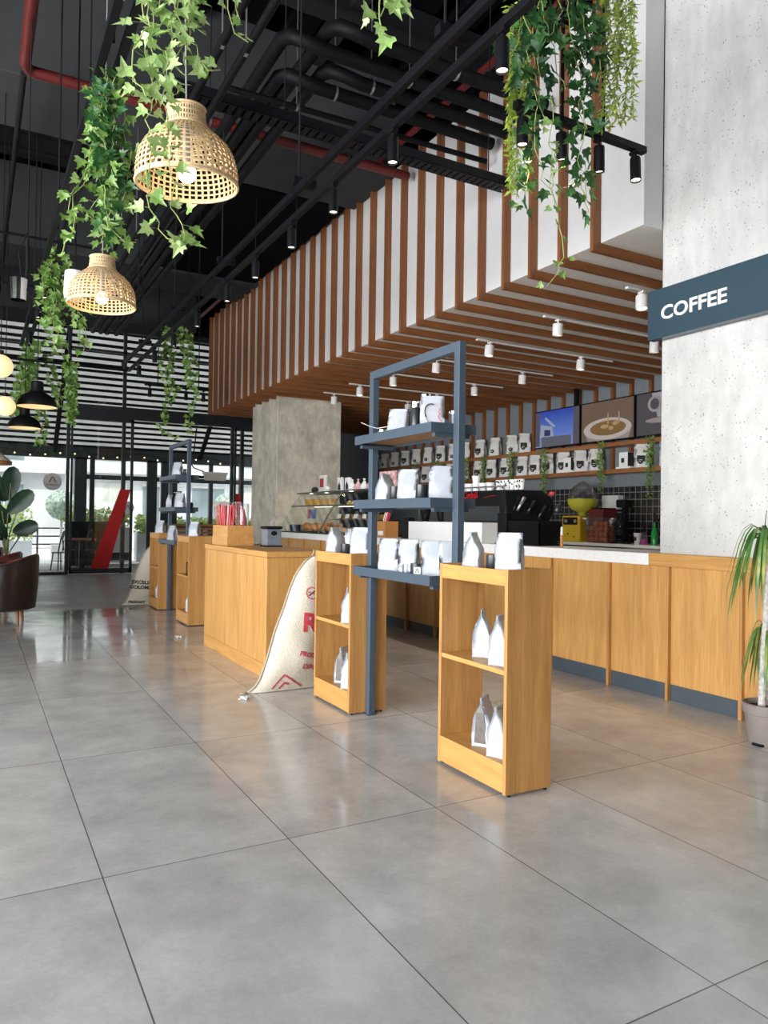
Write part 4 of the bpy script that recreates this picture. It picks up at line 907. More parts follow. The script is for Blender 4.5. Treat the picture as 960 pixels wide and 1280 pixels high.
for k,(x,y) in enumerate(((1.93,5.72),(2.2,9.0))):
    b = MB(); rn = random.Random(k)
    for j in range(7): b.tube([(x+rn.uniform(-.03,.03),y+rn.uniform(-.03,.03),.006),(x+rn.uniform(-.05,.05),y+rn.uniform(-.04,.04),.02),(x+rn.uniform(-.05,.05),y+rn.uniform(-.04,.04),.008)], .006, 5)
    tag(mesh('frayed_cord', b, M['paper']), ('frayed white cord end lying at the foot of the near sack','frayed white cord end on the floor at the far corner of the kiosk')[k], 'cord')

# ================================================================ COFFEE sign
r = thing('coffee_sign', 'blue-grey sign board reading COFFEE on the concrete column', 'sign', (4.98,3.3,3.0))
b = MB(); b.box(4.98,5.06,2.1,4.375,3.012,3.425); mesh('board', b, M['sign'], r, bevel=.003)
b = MB(); b.box(5.06,5.10,2.3,4.2,3.1,3.35); mesh('mounting', b, M['blk'], r)
t = text_mb('COFFEE', .158, .004, .0035, 1.0); w = max(v[0] for v in t.v); t.v = [(x*.62/w,y,z) for x,y,z in t.v]; xf(t, Matrix.Translation((4.975,4.235,3.157)) @ FACE_W); mesh('lettering', t, M['whitem'], r)
# ================================================================ track lighting
def make_spot(m='blk', lens='lens', r_=.036, h=.165, name='track_spotlight'):
    r = thing(name, 'x', 'spotlight')        # origin at the track underside
    b = MB(); b.box(-.02,.02,-.035,.035,-.02,0); b.cyl((0,0,-.055),.009,.04,8); mesh('bracket', b, M[m], r)
    b = MB(); b.lathe([(r_*.9,-.05),(r_,-.06),(r_,-.05-h),(r_*.86,-.05-h),(r_*.8,-.05-h+.03)], (0,0,0), 20, False); b.lathe([(0,-.05),(r_*.9,-.05)],(0,0,0),20); mesh('lamp_body', b, M[m], r, smooth='auto')
    b = MB(); b.lathe([(0,-.05-h+.012),(r_*.84,-.05-h+.012)], (0,0,0), 18); mesh('lens', b, M[lens], r)
    return r
SPOT = Proto(make_spot())
T2X = .58
def track(name, label, x0,x1,y0,y1,z, w=.045, m='blk'):
    t = thing(name, label, 'lighting track', ((x0+x1)/2,(y0+y1)/2,z))
    b = MB()
    if x1-x0 > y1-y0: b.box(x0,x1,y0-w/2,y0+w/2,z,z+.045)
    else: b.box(x0-w/2,x0+w/2,y0,y1,z,z+.045)
    mesh('rail', b, M[m], t, bevel=.002)
    return t
def rod(x,y,z0,z1,r_=.006,m='blk',parent=None,name='hanger_rod'):
    b = MB(); b.tube([(x,y,z0),(x,y,z1)], r_, 6); return mesh(name, b, M[m], parent)
t = track('lighting_track', 'long black track running above the aisle towards the storefront, right of the rattan lamps', 2.33,2.33,.6,13.4,3.985)
b = MB(); b.box(2.20,2.235,.6,13.4,4.06,4.12); mesh('carrier_beam', b, M['blk'], t)
for y in (3.4,5.5,7.6,9.7,11.8): rod(2.24,y,4.1,7.1,.008,'beam',t); b = MB(); b.box(2.19,2.38,y-.03,y+.03,4.14,4.2); mesh('clamp', b, M['blk'], t)
for i,y in enumerate((3.0,4.13,5.03,5.87,6.79,7.69,8.9,10.1,11.3,12.5)): SPOT.put((2.33,y,3.985), 0, 'black cylinder spotlight, %s from the camera on the long aisle track' % ORD[i], 'spotlights on the aisle track')
t = track('lighting_track', 'black track on the left passing the top of the dense ivy', .58,.58,3.2,12.3,3.985)
b = MB(); b.box(.66,.70,3.2,12.3,4.0,4.06); mesh('carrier_beam', b, M['blk'], t)
for y in (4.2,7.2,10.2): rod(.62,y,4.03,7.1,.008,'beam',t)
for i,y in enumerate((8.6,9.5,11.0)): SPOT.put((.62,y,3.985), 0, 'black cylinder spotlight on the left track, %s along it' % ORD[i], 'spotlights on the left track')
t = track('lighting_track', 'short black track among the hanging plants before the white bulkhead', 2.86,3.99,3.55,3.55,4.0,.05)
for x in (3.24,3.60): rod(x,3.55,4.04,7.1,.014,'blk',t,'drop_rod')
for i,(x,a,b_) in enumerate(((2.92,0,0),(3.235,.12,-.15),(3.565,.1,-.12),(3.90,-.1,.06))):
    o = SPOT.put((x,3.55,4.0), 0, 'lit black spotlight, %s from the left on the short track by the bulkhead' % ORD[i], 'spotlights on the short track'); o.rotation_euler = (a,b_,0)
t = track('lighting_track', 'black cross track in front of the far end of the slatted bulkhead', 2.85,4.1,14.7,14.7,4.0,.05)
for x in (3.1,3.9): rod(x,14.7,4.04,7.1,.01,'blk',t,'drop_rod')
for i,x in enumerate((2.95,3.3,3.65,4.0)): SPOT.put((x,14.7,4.0), 0, 'black spotlight, %s from the left on the far cross track' % ORD[i], 'spotlights on the far cross track')
# thin wire-like tracks near storefront
b = MB(); b.tube([(2.33,13.4,4.0),(-3,13.4,4.0)], .02, 6); tag(mesh('cross_rail', b, M['blk']), 'thin black rail crossing towards the left in front of the storefront', 'rail')

# white spotlights under the slatted soffit
WS = Proto(make_spot('whitem','lensw',.062,.14))
rows = ((6.02,(5.37,6.62,7.94,9.24,10.55,11.74,12.83),'nearer'),(7.67,(5.4,6.67,7.96,9.27,10.5,11.8,13.0),'rear'))
for k,y in enumerate(rows[0][1]):
    t = thing('soffit_track', 'thin pale track parallel to the soffit slats, %s from the concrete column' % ORD[k], 'lighting track', (7,y+.03,3.85), 'soffit tracks')
    b = MB(); b.box(5.85,8.3,y-.006,y+.012,3.862,3.884); mesh('rail', b, M['soffit'], t); b = MB(); b.box(5.80,5.98,y-.02,y+.02,3.862,3.884); mesh('end_feed', b, M['whitem'], t)
for x,ysr,nm in rows:
    for i,y in enumerate(ysr):
        o = WS.put((x,rows[0][1][i],3.868), 0, 'white cylinder spotlight, %s from the concrete column in the %s soffit row' % (ORD[i], nm), 'white spotlights under the soffit')
        o.rotation_euler = ((-.12,.1,.0,.12,0)[i%5], (.12,-.05,.1,.0,0)[i%5], 0)

# ================================================================ pipes, trays, ducts
def pipe(name, pts, r_, m, label, cat='pipe', group=None, rods=(), joints=()):
    t = thing(name, label, cat, pts[0], group)
    b = MB(); b.tube(pts, r_, 12); mesh('pipe_run', b, M[m], t, smooth='auto')
    for p in joints: b = MB(); d = (Vector(pts[-1])-Vector(pts[0])).normalized(); p = Vector(p); b.tube([p-d*.05,p+d*.05], r_*1.25, 12); mesh('coupling', b, M['pipe' if m=='pipe' else 'beam'], t, smooth='auto')
    for p in rods:
        b = MB(); b.tube([(p[0],p[1],p[2]+r_),(p[0],p[1],7.1)], .006, 5); mesh('hanger_rod', b, M['steel'] if m == 'pipe' else M['beam'], t)
        b = MB(); n = 12
        for k in range(n):
            a, c_ = 2*PI*k/n, 2*PI*(k+1)/n
            b.add([(p[0]-.012, p[1]+(r_+.006)*math.cos(a), p[2]+(r_+.006)*math.sin(a)),(p[0]+.012, p[1]+(r_+.006)*math.cos(a), p[2]+(r_+.006)*math.sin(a)),(p[0]+.012, p[1]+(r_+.006)*math.cos(c_), p[2]+(r_+.006)*math.sin(c_)),(p[0]-.012, p[1]+(r_+.006)*math.cos(c_), p[2]+(r_+.006)*math.sin(c_))], [(0,1,2,3)])
        mesh('clamp_ring', b, M['steel'], t)
    return t
PZ = 5.47
for i,(y,x0,x1,c) in enumerate(((5.43,2.55,4.74,3.7),(5.74,2.25,4.74,3.4),(6.01,2.75,4.74,3.15),(6.27,2.42,4.74,2.9))):
    xe = x0; pts = [(xe,17.5,PZ+.12),(xe,y+.5,PZ+.12),(xe,y+.22,PZ+.12),(xe+.03,y+.07,PZ+.07),(xe+.12,y,PZ+.02),(xe+.3,y,PZ),(x1,y,PZ)]
    pipe('insulated_pipe', pts, .062, 'pipe', 'thick black insulated pipe, %s from the camera where they cross to the bulkhead' % ORD[i], 'pipe', 'insulated pipes', rods=[(c,y,PZ)])
pipe('thin_pipe', [(1.9,6.5,5.35),(4.74,6.36,5.32)], .028, 'pipe', 'thin black pipe just beyond the thick insulated pipes', rods=[(2.6,6.47,5.345)])
pipe('thin_pipe', [(1.7,6.62,5.35),(4.2,6.62,5.32)], .02, 'pipe', 'thinnest black pipe beside the perforated cable tray')
t = thing('cable_tray', 'black perforated cable tray crossing to the white bulkhead', 'cable tray', (3.4,6.0,4.9))
b = MB(); b.box(1.35,4.74,5.93,5.935,4.88,4.97); b.box(1.35,4.74,6.09,6.095,4.88,4.97); x = 1.35
b.box(1.35,4.74,5.93,5.95,4.88,4.885); b.box(1.35,4.74,6.075,6.095,4.88,4.885)
while x < 4.7: b.box(x,x+.05,5.95,6.075,4.88,4.885); x += .075
mesh('tray_channel', b, M['blk'], t); 
for k in range(40): pass
rod(2.3,6.0,4.95,7.1,.006,'beam',t); rod(4.5,6.0,4.95,7.1,.006,'beam',t)
# red sprinkler pipe with elbow
pipe('red_sprinkler_pipe', [(.36,5.2,5.83),(.36,7.9,5.83),(.40,8.0,5.83),(.46,8.02,5.83),(4.75,8.02,5.83)], .055, 'redpipe', 'red sprinkler pipe with an elbow crossing under the boxed beam to the bulkhead', joints=[(3.9,8.02,5.83)], rods=[(2.2,8.02,5.83)])
pipe('branch_pipe', [(.36,8.1,5.83),(.36,18,5.83)], .03, 'beam', 'narrow dark pipe running from the red elbow towards the storefront', joints=[])
pipe('red_branch_pipe', [(4.62,4.2,6.22),(4.62,17.6,6.22)], .04, 'redpipe', 'red pipe running along the top edge of the slatted bulkhead')
for i,(x,y,z) in enumerate(((1.45,8.1,4.75),(1.62,8.1,4.75))):
    pipe('conduit', [(x,3.2,z),(x,13.0,z)], .03, 'pipe', 'black conduit running overhead behind the first rattan lamp, %s of two' % ('left','right')[i], 'conduit', 'overhead conduits', rods=[(x,5.0,z),(x,9.0,z)])
for i,(z,x1) in enumerate(((4.7,1.2),(4.35,1.1),(4.1,1.0))):
    pipe('thin_cross_conduit', [(-6,9.5+i*.8,z),(x1,9.5+i*.8,z)], .014, 'pipe', 'thin black cross conduit high on the left, %s from the camera' % ORD[i], 'conduit')
rn = random.Random(9)
for i in range(12):
    x = (-.2,.9,1.15,1.3,1.8,2.9,3.2,3.5,.2,2.0,1.0,3.8)[i]; y = (9,10.5,12,8.7,9.8,11,12.8,10.2,11.4,13.2,8.3,9.4)[i]
    o = rod(x,y,4.4+(i%4)*.25,7.1,.007,'beam'); tag(o, 'thin steel hanger rod dropping from the dark ceiling', 'rod', 'ceiling hanger rods')
# metal can lights and other ceiling fittings
t = thing('metal_can_light', 'shiny ribbed metal cylinder hanging at the left under the dark ceiling', 'light', (.30,7.0,3.3))
b = MB(); b.lathe([(.065,3.29),(.075,3.47),(.06,3.475)], (.30,7.0,0), 14); b.lathe([(0,3.475),(.06,3.475)],(.30,7.0,0),14); mesh('can_body', b, M['chrome'], t, smooth=False)
b = MB(); b.tube([(.36,7.0,3.47),(.37,7.02,3.62),(.37,7.1,3.85)], .014, 8); b.tube([(.37,7.1,3.85),(.37,7.1,7.1)], .005, 6); mesh('hanger', b, M['beam'], t)
b = MB(); b.tube([(.37,7.0,3.9),(.30,7.0,3.7),(.32,7.0,3.5),(.42,7.0,3.3),(.5,7.0,3.2)], .006, 6); mesh('loose_cable', b, M['blk'], t)
t = thing('white_speaker', 'white round speaker behind the second rattan lamp', 'speaker', (.77,7.5,3.5)); b = MB(); b.lathe([(.09,3.50),(.10,3.55),(.09,3.76)], (.80,7.5,0), 20, True); mesh('case', b, M['whitem'], t, smooth='auto'); b = MB(); b.tube([(.8,7.5,3.76),(.8,7.5,7.1)], .008, 6); mesh('hanger', b, M['blk'], t)

# ================================================================ pendant lamps
def rattan():
    r = thing('rattan_pendant_lamp', 'x', 'pendant lamp')      # origin at rim centre
    prof = [(.250,0),(.252,.04),(.246,.09),(.233,.14),(.208,.185),(.172,.222),(.138,.250),(.112,.27),(.100,.285),(.096,.31),(.093,.345),(.088,.37)]
    b = MB(); n = 46
    for k in range(n):
        a = 2*PI*k/n; w = .0052
        vs = []
        for rr,z in prof:
            for s in (-1,1):
                wa = a + s*w*(.55+.45*rr/.25)/rr; vs.append((rr*math.cos(wa), rr*math.sin(wa), z))
        for rr,z in prof:
            for s in (-1,1):
                wa = a + s*w*(.55+.45*rr/.25)/rr; vs.append(((rr-.004)*math.cos(wa), (rr-.004)*math.sin(wa), z))
        m_ = 2*len(prof); N = len(prof)
        b.add(vs, [(2*i,2*i+1,2*i+3,2*i+2) for i in range(N-1)] + [(m_+2*i,m_+2*i+2,m_+2*i+3,m_+2*i+1) for i in range(N-1)])
    def at(s):      # point along profile length
        L = [0]
        for p,q in zip(prof,prof[1:]): L.append(L[-1]+math.hypot(p[0]-q[0],p[1]-q[1]))
        s *= L[-1]
        for i in range(len(L)-1):
            if s <= L[i+1]+1e-9: q = (s-L[i])/(L[i+1]-L[i]); return prof[i][0]+(prof[i+1][0]-prof[i][0])*q, prof[i][1]+(prof[i+1][1]-prof[i][1])*q
    R_ = 17
    for j in range(R_):
        s = (j+.5)/R_; h = .0048/.47; r0,z0 = at(max(0,s-h)); r1,z1 = at(min(1,s+h))
        b.lathe([(r0+.002,z0),(r1+.002,z1)], (0,0,0), 46)
    mesh('woven_shade', b, M['rattan'], r)
    b = MB()
    for rr,z,q,nm in ((.250,.0,.008,'rim'),(.092,.37,.006,'top_ring'),(.104,.278,.006,'neck_ring')):
        b = MB(); b.tube([(rr*math.cos(2*PI*k/40),rr*math.sin(2*PI*k/40),z) for k in range(41)], q, 6, cap=False); mesh(nm, b, M['rattan'], r, smooth=True)
    b = MB(); b.tube([(0,0,.22),(0,0,4.0)], .004, 6); mesh('cord', b, M['cord'], r)
    b = MB(); b.lathe([(.012,.30),(.024,.29),(.026,.12),(.02,.10)], (0,0,0), 16, True); mesh('bulb_holder', b, M['cord'], r, smooth='auto')
    b = MB()
    for k in range(3): a=2*PI*k/3; b.tube([(0,0,.29),(.1*math.cos(a),.1*math.sin(a),.285)], .003, 5)
    mesh('spider', b, M['steel'], r)
    b = MB(); b.ball((0,0,.055), .046, 20, 14); mesh('bulb', b, M['bulb'], r, smooth=True)
    return r
RL = Proto(rattan())
o = RL.put((.912,3.72,3.135), 0, 'large woven rattan pendant lamp, nearer one, with ivy trailing in front')
o.rotation_euler = (R(3),R(-3),R(10))
RL.put((.845,6.08,3.10), R(25), 'woven rattan pendant lamp farther away, below the dense dark ivy')
def blackp():
    r = thing('black_pendant_lamp', 'x', 'pendant lamp')
    b = MB(); b.lathe([(.25,0),(.252,.015),(.235,.08),(.19,.14),(.12,.185),(.085,.20),(.078,.23),(.078,.33),(.06,.345),(.0,.345)], (0,0,0), 32); mesh('shade', b, M['blk'], r, smooth='auto')
    b = MB(); b.lathe([(.247,.003),(.23,.075),(.185,.13),(.11,.175),(0,.19)], (0,0,0), 32); mesh('inner_reflector', b, M['lampin'], r, smooth=True)
    b = MB(); b.tube([(0,0,.345),(0,0,4.2)], .006, 6); mesh('cord', b, M['blk'], r)
    return r
BP = Proto(blackp())
BP.put((.72,10.9,2.91), 0, 'black dome pendant lamp with warm inside, nearer of two at the left')
BP.put((.70,13.3,2.87), 0, 'black dome pendant lamp with warm inside, lower-looking one behind the other')
def globe():
    r = thing('globe_pendant_lamp', 'x', 'pendant lamp')
    b = MB(); b.ball((0,0,0), .125, 24, 16); mesh('glass_globe', b, M['globe'], r, smooth=True)
    b = MB(); b.cyl((0,0,.12),.03,.05,12); mesh('cap', b, M['blk'], r); b = MB(); b.tube([(0,0,.17),(0,0,4.0)], .005, 6); mesh('cord', b, M['blk'], r)
    return r
GL = Proto(globe())
GL.put((.23,9.0,3.07), 0, 'glowing yellow globe lamp at the left edge, upper of two'); GL.put((.33,10.6,2.87-.02), 0, 'glowing yellow globe lamp at the left edge, lower of two')
t = thing('wooden_shade_pendant', 'beige cone pendant lamp with a wooden rim at the left edge near the storefront', 'pendant lamp', (.30,14,2.3))
b = MB(); b.lathe([(.30,2.36),(.08,2.56),(.05,2.58)], (.25,14,0), 24); mesh('shade', b, M['soffit'], t, smooth=True); b = MB(); b.lathe([(.31,2.30),(.31,2.36),(.29,2.36),(.29,2.30)], (.25,14,0), 24); mesh('wooden_rim', b, M['shelfwood'], t); b = MB(); b.tube([(.25,14,2.58),(.25,14,7.1)], .006, 6); mesh('cord', b, M['blk'], t)

# ================================================================ hanging plants
VINES = {"front":[[[0.648,3.3,3.826],[0.627,3.3,3.608],[0.585,3.3,3.506],[0.563,3.3,3.429],[0.548,3.3,3.338],[0.589,3.3,3.287],[0.616,3.3,3.261]],[[0.692,3.3,3.843],[0.651,3.3,3.633],[0.633,3.3,3.504],[0.641,3.3,3.401],[0.67,3.3,3.339],[0.651,3.3,3.246]],[[0.727,3.3,3.856],[0.713,3.3,3.637],[0.711,3.3,3.53],[0.696,3.3,3.401],[0.701,3.3,3.331],[0.736,3.3,3.295],[0.759,3.3,3.359]],[[0.772,3.3,3.873],[0.754,3.3,3.669],[0.802,3.3,3.595],[0.85,3.3,3.52],[0.901,3.3,3.489],[0.945,3.3,3.496]],[[0.832,3.3,3.895],[0.818,3.3,3.709],[0.776,3.3,3.623],[0.757,3.3,3.509],[0.73,3.3,3.429]],[[0.679,3.3,3.378],[0.637,3.3,3.225],[0.632,3.3,3.135],[0.654,3.3,3.053],[0.642,3.3,2.963],[0.633,3.3,2.873],[0.658,3.3,2.802],[0.694,3.3,2.728],[0.736,3.3,2.684],[0.806,3.3,2.687],[0.845,3.3,2.716]],[[0.697,3.3,3.33],[0.696,3.3,3.206],[0.715,3.3,3.105],[0.724,3.3,3.0],[0.732,3.3,2.914],[0.744,3.3,2.82],[0.77,3.3,2.744],[0.792,3.3,2.666]],[[0.58,3.3,3.801],[0.61,3.3,3.654],[0.672,3.3,3.595],[0.719,3.3,3.675]],[[0.8,3.3,3.883],[0.81,3.3,3.742],[0.826,3.3,3.639],[0.802,3.3,3.559]]],"small":[[[0.989,3.4,4.018],[1.023,3.4,3.878],[1.032,3.4,3.812],[1.056,3.4,3.767],[1.119,3.4,3.757]],[[1.028,3.4,4.033],[1.046,3.4,3.886],[1.07,3.4,3.837]]],"mid":[[[1.406,2.6,3.693],[1.387,2.6,3.539],[1.388,2.6,3.474],[1.411,2.6,3.424],[1.471,2.6,3.421]],[[1.488,2.6,3.724],[1.434,2.6,3.572],[1.402,2.6,3.496]],[[1.507,2.6,3.731],[1.471,2.6,3.619],[1.446,2.6,3.544]]],"lamp2":[[[0.638,4.5,3.973],[0.619,4.5,3.795],[0.613,4.5,3.607],[0.625,4.5,3.425],[0.619,4.5,3.238],[0.652,4.5,3.105],[0.72,4.5,3.049],[0.796,4.5,3.049]],[[0.594,4.5,3.95],[0.575,4.5,3.806],[0.569,4.5,3.642],[0.546,4.5,3.498],[0.497,4.5,3.384],[0.448,4.5,3.291],[0.437,4.5,3.197],[0.48,4.5,3.138],[0.44,4.5,3.017],[0.412,4.5,2.93]],[[0.66,4.5,3.97],[0.684,4.5,3.837],[0.709,4.5,3.679],[0.702,4.5,3.537],[0.735,4.5,3.428],[0.715,4.5,3.305],[0.681,4.5,3.204],[0.718,4.5,3.142]],[[0.682,4.5,3.953],[0.716,4.5,3.775],[0.746,4.5,3.619],[0.766,4.5,3.506],[0.736,4.5,3.381],[0.707,4.5,3.257]],[[0.616,4.5,3.957],[0.646,4.5,3.756],[0.658,4.5,3.526],[0.644,4.5,3.336],[0.584,4.5,3.253],[0.543,4.5,3.175],[0.595,4.5,3.14],[0.653,4.5,3.059],[0.654,4.5,2.989]],[[0.573,4.5,3.921],[0.603,4.5,3.697],[0.58,4.5,3.506],[0.518,4.5,3.376],[0.477,4.5,3.32],[0.458,4.5,3.157]],[[0.607,4.5,3.94],[0.593,4.5,3.741],[0.631,4.5,3.566],[0.678,4.5,3.391],[0.655,4.5,3.199],[0.623,4.5,3.053]],[[0.651,4.5,3.972],[0.627,4.5,3.844],[0.673,4.5,3.693],[0.65,4.5,3.524],[0.688,4.5,3.346]],[[0.629,4.5,3.984],[0.583,4.5,3.854],[0.62,4.5,3.702],[0.597,4.5,3.511],[0.617,4.5,3.353]]],"left3":[[[0.615,8.0,4.113],[0.59,8.0,3.87],[0.609,8.0,3.634],[0.649,8.0,3.401],[0.675,8.0,3.165]],[[0.673,8.0,4.109],[0.715,8.0,3.812],[0.668,8.0,3.564],[0.701,8.0,3.329],[0.764,8.0,3.096]],[[0.733,8.0,4.072],[0.767,8.0,3.821],[0.727,8.0,3.533],[0.701,8.0,3.369]],[[0.644,8.0,4.119],[0.634,8.0,3.838],[0.682,8.0,3.606],[0.628,8.0,3.358]],[[0.875,8.0,3.564],[0.892,8.0,3.436],[0.97,8.0,3.35],[0.943,8.0,3.119]],[[0.816,8.0,3.522],[0.921,8.0,3.506],[0.996,8.0,3.566]],[[0.603,8.0,3.952],[0.548,8.0,3.783],[0.574,8.0,3.549]]],"left4":[[[0.822,13.9,4.445],[0.767,13.9,4.028],[0.651,13.9,3.675],[0.595,13.9,3.399],[0.576,13.9,3.126]],[[0.725,13.9,4.364],[0.805,13.9,3.964],[0.861,13.9,3.628],[0.966,13.9,3.295],[1.02,13.9,3.024],[1.001,13.9,2.679]],[[0.897,13.9,4.387],[0.71,13.9,3.817],[0.617,13.9,3.536],[0.659,13.9,3.201]],[[1.074,13.9,4.271],[1.156,13.9,3.935],[1.276,13.9,3.6],[1.344,13.9,3.328]],[[0.773,13.9,4.398],[0.706,13.9,4.021],[0.761,13.9,3.687],[0.692,13.9,3.407]],[[0.872,13.9,4.383],[0.855,13.9,3.97],[0.788,13.9,3.553]]],"col5":[[[1.341,13.0,3.934],[1.373,13.0,3.479],[1.342,13.0,3.188],[1.382,13.0,2.982]],[[1.378,13.0,3.938],[1.324,13.0,3.54],[1.389,13.0,3.284],[1.368,13.0,3.085]],[[1.306,13.0,3.865],[1.383,13.0,3.611],[1.327,13.0,3.344],[1.379,13.0,3.152]]],"far6":[[[2.699,12.4,4.554],[2.666,12.4,4.179],[2.712,12.4,3.787],[2.807,12.4,3.531],[2.723,12.4,3.125],[2.662,12.4,2.922],[2.86,12.4,2.764]],[[2.829,12.4,4.599],[2.875,12.4,4.205],[2.777,12.4,3.794],[2.938,12.4,3.57]],[[3.054,12.4,4.563],[3.169,12.4,4.106],[3.149,12.4,3.699],[3.248,12.4,3.438],[3.13,12.4,3.226],[3.11,12.4,2.861]],[[2.921,12.4,4.612],[3.033,12.4,4.224],[3.119,12.4,3.898],[3.232,12.4,3.572]],[[2.763,12.4,4.59],[2.743,12.4,4.255],[2.827,12.4,3.932]],[[2.974,12.4,4.619],[3.084,12.4,4.365],[3.063,12.4,4.026]]],
"right7":[[[2.804,3.45,4.731],[2.839,3.45,4.453],[2.922,3.45,4.334],[2.906,3.45,4.134],[2.952,3.45,4.002],[3.004,3.45,3.918]],[[2.928,3.45,4.777],[2.994,3.45,4.555],[3.061,3.45,4.38],[3.128,3.45,4.252],[3.182,3.45,4.158]],[[3.119,3.45,4.848],[3.176,3.45,4.568],[3.226,3.45,4.383],[3.275,3.45,4.196],[3.319,3.45,4.006],[3.301,3.45,3.848],[3.269,3.45,3.739],[3.283,3.45,3.667]],[[3.251,3.45,4.898],[3.31,3.45,4.614],[3.36,3.45,4.477],[3.384,3.45,4.28],[3.366,3.45,4.095],[3.416,3.45,3.981]],[[2.991,3.45,4.8],[2.945,3.45,4.489],[2.872,3.45,4.318],[2.926,3.45,4.092],[2.953,3.45,3.953],[2.911,3.45,3.795],[2.957,3.45,3.661],[2.997,3.45,3.548],[3.075,3.45,3.492]],[[3.422,3.45,4.962],[3.358,3.45,4.579],[3.293,3.45,4.405],[3.231,3.45,4.436]],[[3.37,3.45,3.775],[3.42,3.45,3.7],[3.394,3.45,3.566],[3.431,3.45,3.461]],[[3.317,3.45,3.675],[3.285,3.45,3.566],[3.34,3.45,3.502]],[[3.319,3.45,4.923],[3.391,3.45,4.693],[3.408,3.45,4.493],[3.362,3.45,4.325],[3.289,3.45,4.2]],[[2.866,3.45,4.753],[2.894,3.45,4.52],[2.841,3.45,4.356],[2.78,3.45,4.36]],[[3.054,3.45,4.824],[3.085,3.45,4.537],[2.997,3.45,4.408],[2.898,3.45,4.229],[2.95,3.45,4.123]],[[3.198,3.45,4.878],[3.254,3.45,4.696],[3.325,3.45,4.517],[3.287,3.45,4.352],[3.234,3.45,4.285]],[[2.954,3.45,3.904],[2.981,3.45,3.789],[2.958,3.45,3.612],[2.936,3.45,3.412]],[[3.172,3.45,4.868],[3.27,3.45,4.55],[3.396,3.45,4.386],[3.378,3.45,4.176]]],"thin7":[[[2.977,3.35,4.008],[3.004,3.35,3.871],[2.981,3.35,3.721],[2.996,3.35,3.556],[2.986,3.35,3.433],[3.037,3.35,3.339],[3.051,3.35,3.255],[3.091,3.35,3.166],[3.093,3.35,3.06],[3.043,3.35,2.954],[2.969,3.35,2.874]],[[3.031,3.35,3.734],[2.983,3.35,3.601],[2.96,3.35,3.451],[3.012,3.35,3.334]]],"willowL":[[[2.923,3.7,4.576],[2.942,3.7,4.172],[2.961,3.7,3.767],[2.945,3.7,3.568]],[[2.952,3.7,4.741],[2.978,3.7,4.337],[2.964,3.7,3.973],[2.983,3.7,3.593]],[[2.992,3.7,4.703],[3.005,3.7,4.294],[3.036,3.7,3.941],[3.029,3.7,3.578]],[[3.032,3.7,4.665],[3.032,3.7,4.25],[3.064,3.7,3.897],[3.062,3.7,3.595]],[[3.074,3.7,4.523],[3.073,3.7,4.159],[3.091,3.7,3.852],[3.08,3.7,3.667]],[[2.971,3.7,4.799],[3.015,3.7,4.504],[2.995,3.7,4.085]],[[3.043,3.7,4.825],[3.061,3.7,4.519],[3.101,3.7,4.063]]],"willowR":[[[3.543,3.5,5.039],[3.564,3.5,4.572],[3.547,3.5,4.251],[3.536,3.5,4.037]],[[3.586,3.5,5.055],[3.6,3.5,4.584],[3.591,3.5,4.211],[3.578,3.5,4.101]],[[3.636,3.5,5.074],[3.628,3.5,4.646],[3.662,3.5,4.338],[3.644,3.5,4.067]],[[3.68,3.5,5.091],[3.695,3.5,4.615],[3.678,3.5,4.289],[3.702,3.5,4.125]],[[3.725,3.5,5.108],[3.738,3.5,4.683],[3.758,3.5,4.366],[3.739,3.5,4.146]],[[3.769,3.5,5.124],[3.784,3.5,4.644],[3.802,3.5,4.434],[3.791,3.5,4.171]],[[3.807,3.5,5.138],[3.806,3.5,4.705],[3.794,3.5,4.485]],[[3.564,3.5,5.047],[3.612,3.5,4.747],[3.674,3.5,4.554]],[[3.71,3.5,5.102],[3.759,3.5,4.797],[3.719,3.5,4.462]]]}
IVY = [(0,0),(.30,-.05),(.50,.12),(.34,.26),(.42,.50),(.18,.48),(0,1.0),(-.18,.48),(-.42,.50),(-.34,.26),(-.50,.12),(-.30,-.05)]
def leaf_at(mb_, p, out, size, rn, shape='ivy'):
    up = Vector((0,0,1)); tip = (out*.55 + Vector((rn.uniform(-.4,.4),rn.uniform(-.4,.4),rn.uniform(-1.1,.1)))).normalized()
    side = tip.cross(Vector((rn.uniform(-.5,.5), -1, rn.uniform(-.2,.9)))).normalized()
    nrm = side.cross(tip).normalized()
    s = size*rn.uniform(.65,1.2)
    if shape == 'ivy':
        c = p + tip*s*.35 - nrm*s*.07
        vs = [c] + [p + side*(x*s) + tip*(y*s) + nrm*(abs(x)*s*.16*rn.uniform(.4,1.6)) for x,y in IVY]
        n = len(IVY); mb_.add(vs, [(0,i+1,(i+1)%n+1) for i in range(n)])
    else:
        w = s*.17
        mb_.add([p, p+side*w+tip*s*.35+nrm*s*.03, p+tip*s, p-side*w+tip*s*.35+nrm*s*.03], [(0,1,2,3)])
def dense(pts, step, rn, jit):
    out = []; pts = [Vector(p) for p in pts]
    for a,c in zip(pts,pts[1:]):
        n = max(1,int((c-a).length/step))
        for k in range(n): out.append(a.lerp(c,k/n)+Vector((rn.uniform(-jit,jit),rn.uniform(-jit,jit),rn.uniform(-jit,jit))))
    out.append(pts[-1]); return out
